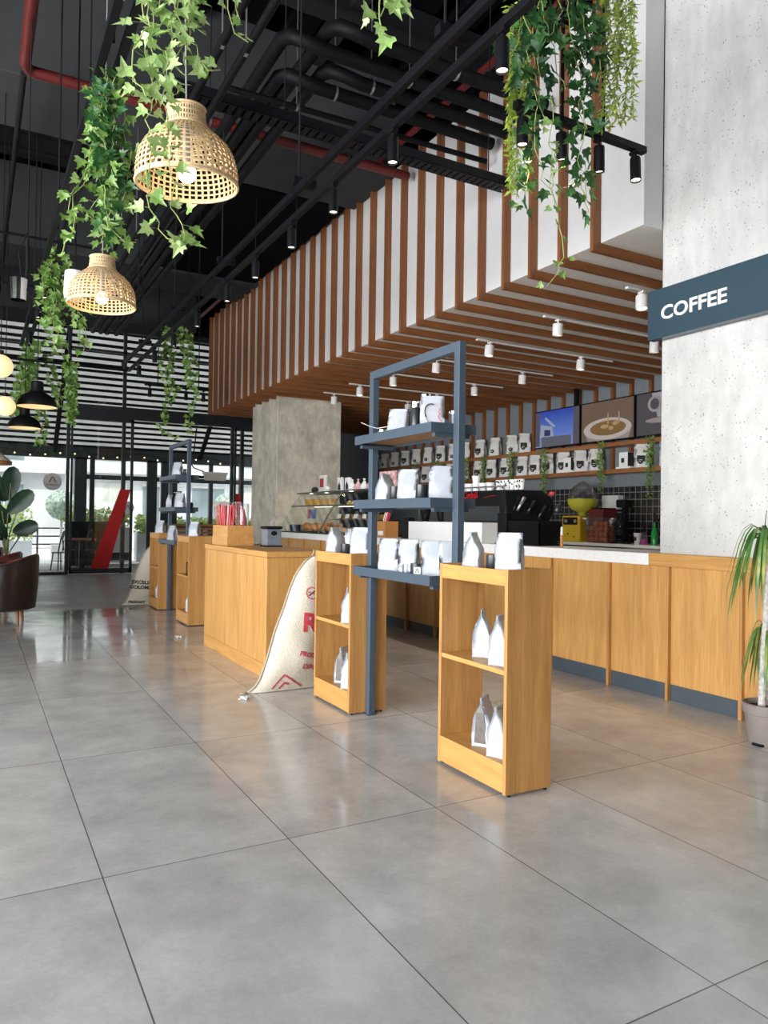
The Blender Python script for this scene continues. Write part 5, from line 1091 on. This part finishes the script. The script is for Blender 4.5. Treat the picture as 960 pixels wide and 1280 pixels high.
def plant(key, label, size, mm, stem='stem', shape='ivy', step=.05, per=2, jit=.015, seed=0, hang=None, spread=.1):
    rn = random.Random(seed); st = VINES[key]; p0 = st[0][0]
    r = thing('hanging_ivy' if shape == 'ivy' else 'hanging_willow_vine', label, 'hanging plant', tuple(p0))
    lb = MB(); sb = MB()
    for s in st:
        dy = rn.uniform(-spread,spread); s = [(x,y+dy,z) for x,y,z in s]
        pts = dense(s, step, rn, jit); sb.tube(pts, .0028 if size > .05 else .002, 5)
        for p in pts:
            for q in range(per):
                a = rn.uniform(0,2*PI); out = Vector((math.cos(a),math.sin(a),rn.uniform(-.2,.5))).normalized()
                if shape == 'ivy':
                    base = p + out*size*rn.uniform(.25,.75)
                    sb.add([p, p+Vector((.0015,0,.0015)), base+Vector((.0015,0,.0015)), base], [(0,1,2,3)]); leaf_at(lb, base, out, size, rn)
                else: leaf_at(lb, p, out, size, rn, shape)
    mesh('foliage', lb, M[mm], r); mesh('stems', sb, M[stem], r)
    if hang: 
        b = MB(); b.lathe([(.03,0),(.05,.03),(.05,.09),(.03,.10)], hang, 12, True); b.tube([(hang[0],hang[1],hang[2]+.1),(hang[0],hang[1],7.1 if hang[2]>4 else hang[2]+.4)], .005, 5); mesh('hanging_pot', b, M['blk'], r)
    return r
plant('front', 'pale green ivy trailing over the nearer rattan lamp from the top edge', .075, 'ivy_pale', step=.032, per=1, seed=1, spread=.06)
plant('small', 'short pale ivy sprig at the top edge right of the nearer rattan lamp', .055, 'ivy_pale', step=.05, per=1, seed=2, spread=.02)
plant('mid', 'single pale ivy tip with large leaves hanging at the top middle', .078, 'ivy_pale', step=.06, per=1, seed=3, spread=.01, jit=.005)
plant('lamp2', 'dense dark ivy column above the farther rattan lamp', .068, 'ivy', step=.055, per=2, seed=4, spread=.14, hang=None)
VINES['lamp2b'] = VINES['lamp2'][6:]
plant('lamp2b', 'dark bluish ivy growing at the top of the dense column above the farther rattan lamp', .08, 'ivy_dark', step=.045, per=3, seed=14, spread=.1)
plant('left3', 'dark ivy hanging left of and below the farther rattan lamp', .085, 'ivy', step=.05, per=2, seed=5, spread=.15)
plant('left4', 'yellow-green ivy hanging behind the black dome lamps', .11, 'ivy', step=.05, per=2, seed=6, spread=.2)
plant('col5', 'slim column of dark ivy beside the storefront door mullion', .09, 'ivy', step=.04, per=3, seed=7, spread=.1)
plant('far6', 'ivy hanging under the aisle track in front of the sliding door', .085, 'ivy', step=.05, per=2, seed=8, spread=.15)
plant('right7', 'dark green ivy on the short track by the white bulkhead', .088, 'ivy_dark', step=.05, per=2, seed=9, spread=.12)
plant('thin7', 'long thin yellow-green ivy strand hanging below the short track', .06, 'ivy', step=.055, per=1, seed=10, spread=.03)
plant('willowL', 'feathery light green vine left of the dark ivy on the short track', .05, 'willow', shape='w', step=.016, per=3, jit=.012, seed=11, spread=.06)
plant('willowR', 'feathery light green vine right of the dark ivy by the concrete column', .052, 'willow', shape='w', step=.016, per=3, jit=.012, seed=12, spread=.06)
# shelf plants on the back wall
VP = []
for i,(y,z,l) in enumerate(((8.42,2.87,1.0),(9.52,2.87,.85),(10.98,2.87,1.05),(12.0,2.87,1.0),(12.95,2.87,.9),(13.6,2.87,.9),(14.8,2.87,.9),(15.8,2.87,.9))):
    rn = random.Random(40+i); VINES['s'] = [[[9.70,y+dy,z+.02],[9.66,y+dy,z-.1],[9.66,y+dy+rn.uniform(-.03,.03),z-l*f]] for dy,f in ((-.05,.8),(0,1),(.05,.75))]
    plant('s', 'slim green trailing plant, %s from the column over the wall shelves' % ORD[i], .05, 'ivy', step=.03, per=2, seed=30+i, spread=.01)
for i,(x,y) in enumerate(((2.5,4.75),(2.52,4.5))): pass
for i,(y,l) in enumerate(((4.62,.42),(4.43,.30),(4.10,.55),(3.86,.35))):
    pass
VINES['rk'] = [[[2.52,4.62,2.0],[2.51,4.61,1.8],[2.5,4.60,1.66]],[[2.53,4.36,2.0],[2.52,4.37,1.85]],[[2.54,4.2,2.0],[2.53,4.2,1.86]]]
# ================================================================ armchairs
def chair():
    r = thing('tub_armchair', 'x', 'armchair')     # faces -Y... back towards +X side of its local frame
    # curved back/arm shell: horseshoe around the seat, open towards -y
    b = MB(); n = 22; L = []
    for k in range(n+1):
        a = math.radians(-35 + 250*k/n); rx, ry = .40, .40
        h = .77 + .12*max(0,math.sin(a))**1.2
        L.append((a, h))
    vs = []
    for a,h in L:
        c_, s_ = math.cos(a), math.sin(a)
        for rr,z in ((.335,.19),(.40,.21),(.43,.50),(.44,h-.03),(.43,h),(.385,h+.005),(.365,h-.03),(.345,.5)):
            vs.append((rr*c_, rr*s_, z))
    fs = [(i*8+k, i*8+(k+1)%8, (i+1)*8+(k+1)%8, (i+1)*8+k) for i in range(n) for k in range(8)] + [tuple(range(7,-1,-1)), tuple(n*8+k for k in range(8))]
    b.add(vs, fs); mesh('back_shell', b, M['leather'], r, smooth='auto', bevel=0)
    b = MB(); b.lathe([(.0,.28),(.30,.28),(.36,.31),(.36,.42),(.33,.47),(0,.48)], (0,0,0), 28); mesh('seat_cushion', b, M['leather2'], r, smooth='auto')
    b = MB(); b.tube([(.405*math.cos(a),.405*math.sin(a),h+.004) for a,h in L], .012, 6); mesh('piping', b, M['leather2'], r, smooth=True)
    for a in (45,135,225,315):
        c_, s_ = math.cos(math.radians(a)), math.sin(math.radians(a))
        b = MB(); b.tube([(.28*c_,.28*s_,.24),(.31*c_,.31*s_,0)], .028, 10, r1=.016); mesh('leg', b, M['slat'], r, smooth='auto')
    return r
CH = Proto(chair())
CH.put((.36,11.05,0), R(-100), 'dark brown leather tub armchair, nearest of the row at the left edge'); CH.put((.22,12.5,0), R(-95), 'reddish-brown leather tub armchair in the middle of the row at the left'); CH.put((.02,14.2,0), R(-90), 'reddish-brown leather tub armchair, farthest of the row at the left')
for o in [q for q in C.objects if q.name.startswith('tub_armchair.')]:
    for ch in o.children:
        if ch.name.startswith('back_shell'):
            ch.data = ch.data.copy(); ch.data.materials[0] = M['leather2']
    o.scale = (1.02,1.02,1.0)
CH.o.scale = (1.0,1.0,1.04)
t = thing('cafe_table', 'round dark cafe table left of the armchairs', 'table', (-.55,12.2,0)); b = MB(); b.lathe([(0,.74),(.38,.74),(.38,.77),(0,.77)], (-.55,12.2,0), 32); mesh('table_top', b, M['shelfwood'], t); b = MB(); b.cyl((-.55,12.2,0),.03,.74,12); mesh('pedestal', b, M['blk'], t); b = MB(); b.cyl((-.55,12.2,0),.24,.02,24); mesh('base', b, M['blk'], t)

# ================================================================ potted dracaena (near right)
o = thing('potted_dracaena', 'dracaena with drooping narrow leaves in a taupe plastic pot by the counter', 'potted plant', (4.675,3.07,0))
px, py = 4.675, 3.07
b = MB(); b.lathe([(0,.0),(.112,.0),(.118,.02),(.138,.20),(.150,.205),(.156,.265),(.146,.27),(.142,.225),(.0,.225)], (px,py,0), 36); mesh('pot', b, M['terra'], o, smooth='auto')
b = MB(); b.box(px-.13,px-.10,py-.05,py+.02,0,.015); mesh('drain_notch', b, M['blk'], o)
b = MB(); b.lathe([(0,.245),(.08,.24),(.142,.232)], (px,py,0), 24); mesh('soil', b, M['soil'], o, smooth=True)
s1 = [(px-.055,py,.23),(px-.05,py,.5),(px-.035,py-.01,.8),(px-.015,py-.01,1.02),(px+.02,py,1.22)]
b = MB(); pts = []
for a,c_ in zip(s1,s1[1:]):
    for k in range(8): pts.append(Vector(a).lerp(Vector(c_),k/8))
b.tube(pts, [.024*(1-.25*i/len(pts))+.0018*(i%2) for i in range(len(pts))], 12); b.tube([(px-.015,py-.01,.95),(px+.05,py,1.05),(px+.10,py,1.15)], .014, 8); b.tube([(px+.045,py+.02,.23),(px+.04,py+.02,.5),(px+.05,py+.02,.66)], .021, 10); mesh('trunk', b, M['bark'], o, smooth='auto')
def straps(c, n, ln, rn, zup=.35):
    mb_ = MB()
    for k in range(n):
        a = rn.uniform(0,2*PI); L_ = ln*rn.uniform(.6,1.1); d = Vector((math.cos(a),math.sin(a),0)); reach = rn.uniform(.10,.30); up = rn.uniform(.03,.14); w = .011*rn.uniform(.8,1.3)
        sd = Vector((-d.y,d.x,0)); vs = []; N = 9
        for i in range(N+1):
            t_ = i/N; p = Vector(c) + d*(reach*(1-(1-t_)**2)) + Vector((0,0,up*math.sin(PI*min(1,t_*1.6))*(1 if t_<.62 else .2) - max(0,t_-.18)*L_*1.05 + (.0)))
            ww = w*(1-t_**3)*min(1,.5+4*t_)
            vs += [p-sd*ww+Vector((0,0,.004)), p, p+sd*ww+Vector((0,0,.004))]
        mb_.add(vs, [f for i in range(N) for f in ((3*i,3*i+1,3*i+4,3*i+3),(3*i+1,3*i+2,3*i+5,3*i+4))])
    return mb_
mesh('upper_leaves', straps((px+.0,py,1.36), 44, .62, random.Random(7)), M['drac'], o, smooth=True)
mesh('lower_leaves', straps((px+.05,py+.02,.70), 26, .42, random.Random(8)), M['drac'], o, smooth=True)
b = MB(); b.tube([(px+.0,py,1.2),(px+.0,py,1.36)], .014, 8); mesh('shoot', b, M['stem'], o)
b = MB(); b.tube([(px-.02,py,1.3),(px-.06,py-.01,1.38),(px-.05,py-.01,1.48),(px-.02,py,1.56)], .004, 5, r1=.002); mesh('dry_leaf', b, M['blk'], o)

# ================================================================ plants by the storefront
o = thing('broadleaf_plant', 'tall plant with very large dark leaves in front of the storefront glass', 'potted plant', (.62,17,0))
b = MB(); b.lathe([(.0,0),(.16,0),(.2,.35),(.18,.35),(0,.33)], (.62,17,0), 20); mesh('pot', b, M['blk'], o, smooth='auto')
b = MB()
LV = [((.66,2.10),.18,.36,.15),((.42,2.02),.17,.33,-.5),((.84,1.72),.18,.33,.75),((.44,1.48),.17,.3,-.9),((.95,1.18),.16,.25,1.2),((.5,1.1),.12,.2,-.4),((.30,1.75),.15,.3,-.2)]
for (x,z),w,h,rot in LV:
    n = 14; y = 17+.05*math.sin(x*20); vs = [Vector((x,y,z))]
    for k in range(n):
        a = 2*PI*k/n; u = w*math.sin(a)*(1-.15*math.cos(a)); v = -h*math.cos(a)
        c_, s_ = math.cos(rot), math.sin(rot); vs.append(Vector((x+u*c_+v*s_, y+.06*math.cos(a)-.05*abs(u)/w, z-u*s_+v*c_)))
    b.add(vs, [(0,k+1,(k+1)%n+1) for k in range(n)])
mesh('broad_leaves', b, M['mon'], o, smooth=True)
b = MB()
for (x,z),w,h,rot in LV: b.tube([(.62,17.02,.3),(.60+(x-.6)*.2,17.02,z*.6),(x,17.02,z)], .012, 6)
mesh('stalks', b, M['stem'], o)
o = thing('flowering_pot_plant', 'small bushy dark plant in a red pot behind the armchairs', 'potted plant', (.12,16,.0))
b = MB(); b.box(-.3,.5,15.8,16.2,.0,.72); mesh('stand', b, M['blk'], o, bevel=.01)
b = MB(); b.lathe([(.12,.72),(.16,.95),(.14,.95),(0,.93)], (.22,16,0), 20); mesh('pot', b, M['maroon'], o, smooth='auto')
b = MB(); rn = random.Random(6)
for k in range(220):
    p = Vector((.22,16,1.1)) + Vector((rn.gauss(0,.12),rn.gauss(0,.1),rn.gauss(0,.09))); leaf_at(b, p, Vector((rn.uniform(-1,1),rn.uniform(-1,1),.3)).normalized(), .07, rn)
mesh('foliage', b, M['mon'], o)

# ================================================================ round sticker sign on glass
SX, SZ = 1.67, 2.28
o = thing('round_sign', 'round pale sign with an orange chevron on the storefront glass', 'sign', (SX,19.62,SZ-.2))
b = MB(); b.lathe([(0,0),(.21,0),(.21,.02),(0,.02)], (0,0,0), 40); xf(b, Matrix.Translation((SX,19.64,SZ)) @ Matrix.Rotation(PI/2,4,'X')); mesh('disc', b, M['paper'], o)
b = MB()
def bar(b, x0,z0,x1,z1,w,y): b.add([(x0-w,y,z0),(x0+w,y,z0),(x1+w,y,z1),(x1-w,y,z1)], [(0,1,2,3)])
bar(b,SX-.07,SZ-.02,SX-.01,SZ+.12,.016,19.612); bar(b,SX+.07,SZ-.02,SX+.01,SZ+.12,.016,19.612); mesh('chevron', b, M['kraft'], o)
b = MB()
for k in range(11): b.box(SX-.14+.025*k,SX-.122+.025*k,19.611,19.613,SZ-.085,SZ-.07)
mesh('small_lettering', b, M['ink'], o)
for i,(x,z,rr) in enumerate(((4.15,1.72,.2),(5.95,1.75,.17),(7.2,1.8,.2))):
    o = thing('round_window_sticker', 'round white window sticker on the outer terrace glazing, %s from the door' % ORD[i], 'sticker', (x,23.7,z)); b = MB(); b.lathe([(0,0),(rr,0),(rr,.005),(0,.005)], (0,0,0), 32); xf(b, Matrix.Translation((x,23.71,z)) @ Matrix.Rotation(PI/2,4,'X')); mesh('disc', b, M['paper'], o)
    if i == 0: b = MB(); bar(b,x-.07,z-.06,x-.01,z+.08,.012,23.70); bar(b,x+.07,z-.06,x+.01,z+.08,.012,23.70); mesh('chevron', b, M['red'], o)

# ================================================================ terrace and street
o = thing('patio_heater', 'beige infrared heater hanging outside over the terrace', 'heater', (6.2,21.5,2.5))
b = MB(); b.box(5.87,6.6,21.4,21.6,2.74,2.80); mesh('hood', b, M['soffit'], o, bevel=.01); b = MB(); b.add([(5.9,21.4,2.74),(6.57,21.4,2.74),(6.52,21.36,2.55),(5.95,21.36,2.55),(5.9,21.6,2.74),(6.57,21.6,2.74),(6.52,21.56,2.55),(5.95,21.56,2.55)], [(0,1,2,3),(4,5,6,7),(0,3,7,4),(1,2,6,5),(3,2,6,7)]); mesh('reflector', b, M['jute'], o)
b = MB(); b.tube([(5.9,21.5,2.8),(5.6,21.5,2.9),(5.4,21.5,3.2),(5.6,21.5,3.4),(5.7,21.5,4.4)], .018, 6); b.box(5.2,5.9,21.48,21.52,2.6,2.68); mesh('bracket', b, M['blk'], o)
def bistro():
    r = thing('bistro_chair', 'x', 'chair')
    b = MB(); b.lathe([(0,.46),(.2,.46),(.21,.48),(0,.49)], (0,0,0), 20); mesh('seat', b, M['blk'], r)
    for a in (45,135,225,315): c_,s_ = math.cos(math.radians(a)), math.sin(math.radians(a)); b = MB(); b.tube([(.16*c_,.16*s_,.46),(.22*c_,.22*s_,0)], .016, 6); mesh('leg', b, M['blk'], r)
    b = MB(); b.tube([(-.2,.1,.47),(-.22,.18,.8),(-.15,.22,1.02),(0,.23,1.08),(.15,.22,1.02),(.22,.18,.8),(.2,.1,.47)], .018, 8); b.tube([(-.1,.15,.48),(-.12,.2,.75),(0,.22,.9),(.12,.2,.75),(.1,.15,.48)], .012, 6); mesh('bentwood_back', b, M['blk'], r, smooth=True)
    return r
BC = Proto(bistro())
BC.put((2.02,21.3,0), R(-60), 'black bentwood bistro chair on the terrace left of the door mullion'); BC.put((2.45,22.6,0), R(170), 'black bistro chair behind the terrace table, left'); BC.put((2.95,22.5,0), R(200), 'black bistro chair behind the terrace table, right'); BC.put((3.0,21.0,0), R(80), 'black bistro chair in front of the red door stripe on the terrace')
o = thing('terrace_table', 'dark square table on the terrace behind the sliding door', 'table', (2.6,21.7,0))
b = MB(); b.box(2.28,2.95,21.4,22.1,.78,.83); mesh('table_top', b, M['shelfwood'], o); b = MB(); b.box(2.55,2.68,21.68,21.82,0,.78); mesh('pedestal', b, M['blk'], o); b = MB(); b.box(2.35,2.88,21.5,22.0,0,.03); mesh('base', b, M['blk'], o)
o = thing('terrace_cabinet', 'dark cabinet beside the terrace table', 'cabinet', (2.7,23.1,0)); b = MB(); b.box(2.45,3.5,22.9,23.4,0,1.25); mesh('body', b, M['beam'], o); b = MB(); b.box(2.43,3.52,22.88,23.42,1.25,1.29); mesh('top', b, M['blk'], o)
o = thing('slatted_bench', 'reddish wooden slatted bench back on the terrace', 'bench', (5.9,22.5,0))
for k in range(5): b = MB(); b.box(5.1,7.2,22.5,22.53,.72+.115*k,.79+.115*k); mesh('slat', b, M['shelfwood'], o)
for x in (5.1,6.1,7.1): b = MB(); b.box(x,x+.08,22.53,22.6,0,1.3); mesh('post', b, M['frame'], o)
b = MB(); b.box(5.1,7.2,22.05,22.5,.42,.46); mesh('seat', b, M['shelfwood'], o)
def hedge(x0,x1,y,z0,z1,lab,m='hedge',n=900,seed=0,size=.11):
    o = thing('planter_hedge', lab, 'hedge', ((x0+x1)/2,y,0)); b = MB(); b.box(x0,x1,y-.25,y+.25,0,z0); mesh('planter_box', b, M['facade'], o, bevel=.01)
    b = MB(); rn = random.Random(seed)
    for k in range(n):
        p = Vector((rn.uniform(x0,x1), y+rn.uniform(-.3,.3), z0+(z1-z0)*rn.random()**.8*(.75+.25*math.sin(k)))); leaf_at(b, p, Vector((rn.uniform(-1,1),-1,rn.uniform(-.2,1))).normalized(), size, rn)
    mesh('foliage', b, M[m], o); return o
hedge(2.5,4.4,25.0,1.1,1.75,'green hedge in a pale planter seen through the sliding door',seed=1)
hedge(4.7,5.3,25.3,.9,1.55,'short yellow-green hedge seen through the outer glass door',seed=2,n=350)
hedge(5.6,9.0,25.2,1.1,1.5,'low green hedge behind the wooden bench back',seed=3)
hedge(-3.5,-.2,27.5,.5,1.7,'low shrubs along the street at far left',seed=5)
hedge(.2,1.7,27.0,.6,1.9,'loose pale green bush in the street planter behind the large dark leaves',seed=6,n=500)
for i,(x,y,z,rr,lab) in enumerate(((2.50,26.0,1.80,.50,'clipped pale round topiary outside left of the door mullion'),(8.3,27,1.9,.5,'clipped round topiary outside behind the bar column'),)):
    o = thing('topiary_ball', lab, 'topiary', (x,y,0)); b = MB(); rn = random.Random(i)
    b.ball((x,y,z), rr*.9, 18, 12)
    for k in range(1400):
        v = Vector((rn.gauss(0,1),rn.gauss(0,1),rn.gauss(0,1))).normalized(); leaf_at(b, Vector((x,y,z))+v*rr*.9, v, .06, rn)
    mesh('clipped_crown', b, M['topi'], o); b = MB(); b.cyl((x,y,.3),.04,z-.3,8); mesh('trunk', b, M['bark'], o); b = MB(); b.box(x-.3,x+.3,y-.3,y+.3,0,.5); mesh('planter', b, M['whitem'], o)
def building(x0,x1,y,h,lab,fl,seed):
    o = thing('street_building', lab, 'building', ((x0+x1)/2,y,0)); b = MB(); b.box(x0,x1,y,y+4,0,h); mesh('wall', b, M['facade'], o)
    rn = random.Random(seed)
    for k in range(int((x1-x0)/2.2)):
        x = x0+.4+2.2*k
        for j in range(fl):
            z = .6+3.3*j; w = MB(); w.box(x,x+1.5,y-.06,y-.02,z,z+2.2); f_ = mesh('window', w, M['facade_glass'] if (k+j)%3 else M['mural'], o)
            w = MB(); w.box(x+.72,x+.78,y-.09,y-.06,z,z+2.2); w.box(x-.05,x+1.55,y-.09,y-.06,z+2.2,z+2.3); mesh('window_bar', w, M['white'], f_)
    w = MB(); w.box(x0,x1,y-.7,y,3.3,3.5); w.box(x0,x1,y-.4,y,6.6,6.75); mesh('canopy', w, M['white'], o)
building(-22,3.6,36,11,'pale building across the street with shopfront windows and a white canopy',3,1); building(4.0,34,34,12,'pale grey building across the street behind the terrace glazing',3,2)
o = thing('street_railing', 'grey metal railing along the street seen through the left glazing', 'railing', (.5,30,0))
for z in (.35,.65,.95): b = MB(); b.box(-6,3.4,30,30.05,z,z+.05); mesh('rail', b, M['beam'], o)
for k in range(9): b = MB(); x = -6+1.15*k; b.box(x,x+.06,30,30.06,0,1.0); mesh('post', b, M['beam'], o)
o = thing('parked_car', 'grey parked car in the street behind the large dark leaves', 'car', (-1.2,31.5,0))
b = MB(); b.prism([(-3.3,.3),(-3.35,.75),(-2.6,.9),(-2.0,1.35),(-.4,1.38),(.4,.95),(1.0,.82),(1.05,.3)], 31.2,32.9); mesh('car_body', b, M['steel'], o, bevel=.05)
b = MB(); b.prism([(-2.45,.93),(-1.95,1.28),(-.45,1.3),(.2,.95)], 31.18,31.2); mesh('side_window', b, M['blk_gl'], o)
for x in (-2.4,.2):
    b = MB(); b.lathe([(.0,0),(.32,0),(.32,.2),(0,.2)], (0,0,0), 20); xf(b, Matrix.Translation((x,31.38,.32)) @ Matrix.Rotation(PI/2,4,'X')); mesh('wheel', b, M['blk'], o)
o = thing('string_lights', 'string of tiny warm lights on the terrace glazing', 'string lights', (3,23.6,3.2))
b = MB(); b.tube([(-1+.35*k, 23.6, 3.32-.06*math.sin(k*1.1)) for k in range(26)], .006, 5); mesh('wire', b, M['blk'], o)
b = MB()
for k in range(22): b.ball((-1+.4*k, 23.56, 3.25-.05*math.sin(k*1.3)), .022, 8, 6)
mesh('bulbs', b, M['string'], o)['kind'] = 'stuff'

# ================================================================ light
w = bpy.data.worlds.new('sky'); bpy.context.scene.world = w; w.use_nodes = True; t = w.node_tree
bg = t.nodes['Background']; tc = nd(t,'ShaderNodeTexCoord'); sp = nd(t,'ShaderNodeSeparateXYZ'); t.links.new(tc.outputs['Generated'], sp.inputs[0])
t.links.new(ramp(t, sp.outputs[2], [(.0,(.80,.86,.92)),(.5,(1,1,1)),(1,(.86,.93,1))]), bg.inputs[0]); bg.inputs[1].default_value = SKY
def area(name, loc, rot, sx, sy, power, col=(1,1,1)):
    l = bpy.data.lights.new(name,'AREA'); l.shape = 'RECTANGLE'; l.size = sx; l.size_y = sy; l.energy = power; l.color = col
    o = bpy.data.objects.new(name, l); C.objects.link(o); o.location = loc; o.rotation_euler = rot; return o
def point(name, loc, power, col=(1,.72,.42), r_=.04):
    l = bpy.data.lights.new(name,'POINT'); l.energy = power; l.color = col; l.shadow_soft_size = r_
    o = bpy.data.objects.new(name, l); C.objects.link(o); o.location = loc; return o
def spot(name, loc, power, ang=70, col=(1,.80,.58), rot=(0,0,0)):
    l = bpy.data.lights.new(name,'SPOT'); l.energy = power; l.color = col; l.spot_size = math.radians(ang); l.spot_blend = .6; l.shadow_soft_size = .03
    o = bpy.data.objects.new(name, l); C.objects.link(o); o.location = loc; o.rotation_euler = rot; return o
# area lamps added inside the left glazing and rear window opening for daylight
area('daylight_lamp_left', (-6.9,1.0,2.1), (0,R(-90),0), 3.9, 13, DAY_L, (.97,.98,1))
area('daylight_lamp_rear', (-4.8,-5.9,2.6), (R(90),0,0), 4.2, 3.0, DAY_B, (.97,.98,1))
sun = bpy.data.lights.new('sun','SUN'); sun.energy = 2.6; sun.angle = .01; sun.color = (1,.97,.92); so = bpy.data.objects.new('sun', sun); C.objects.link(so); so.rotation_euler = Vector((-.15,-.75,.75)).to_track_quat('Z','Y').to_euler()
for p in ((.912,3.72,3.17),(.845,6.08,3.13)): point('lamp_light', p, 14)
for x in (2.92,3.235,3.565,3.90): spot('spot_light', (x,3.55,3.76), 22, 60)
for y in (4.13,5.03,5.87,6.79,7.69): spot('spot_light', (2.33,y,3.76), 16, 60)
for x,ysr,nm in rows:
    for y in ysr: spot('bar_spot', (x,y,3.64), 60, 85, (1,.88,.72))
for y in (10.2,11.2,12.2,12.9): point('case_light', (5.6,y,1.88), 2.5, (1,.8,.5), .03)
# ================================================================ camera
cam = bpy.data.cameras.new('camera'); co = bpy.data.objects.new('camera', cam); C.objects.link(co)
cam.sensor_fit = 'VERTICAL'; cam.sensor_height = 24; cam.lens = 920.58/1280*24; cam.clip_end = 300; cam.clip_start = .05
yaw, pitch, roll = [math.radians(a) for a in (29.1346,.6051,.8039)]
f = Vector((math.sin(yaw)*math.cos(pitch), math.cos(yaw)*math.cos(pitch), math.sin(pitch))); r0 = Vector((math.cos(yaw),-math.sin(yaw),0)); u0 = r0.cross(f)
rr = r0*math.cos(roll)+u0*math.sin(roll); uu = -r0*math.sin(roll)+u0*math.cos(roll)
mt = Matrix((rr,uu,-f)).transposed().to_4x4(); mt.translation = (0,0,1.46112); co.matrix_world = mt
s = bpy.context.scene; s.camera = co
s.view_settings.view_transform = 'Standard'; s.view_settings.look = 'None'; s.view_settings.gamma = 1; s.view_settings.exposure = EXPO; s.view_settings.use_curve_mapping = False
s.cycles.max_bounces = 8; s.cycles.diffuse_bounces = 4; s.cycles.glossy_bounces = 4; s.cycles.transparent_max_bounces = 16; s.cycles.transmission_bounces = 4
s.cycles.sample_clamp_indirect = 6; s.cycles.caustics_reflective = False; s.cycles.caustics_refractive = False; s.cycles.use_denoising = True
bpy.context.view_layer.update()
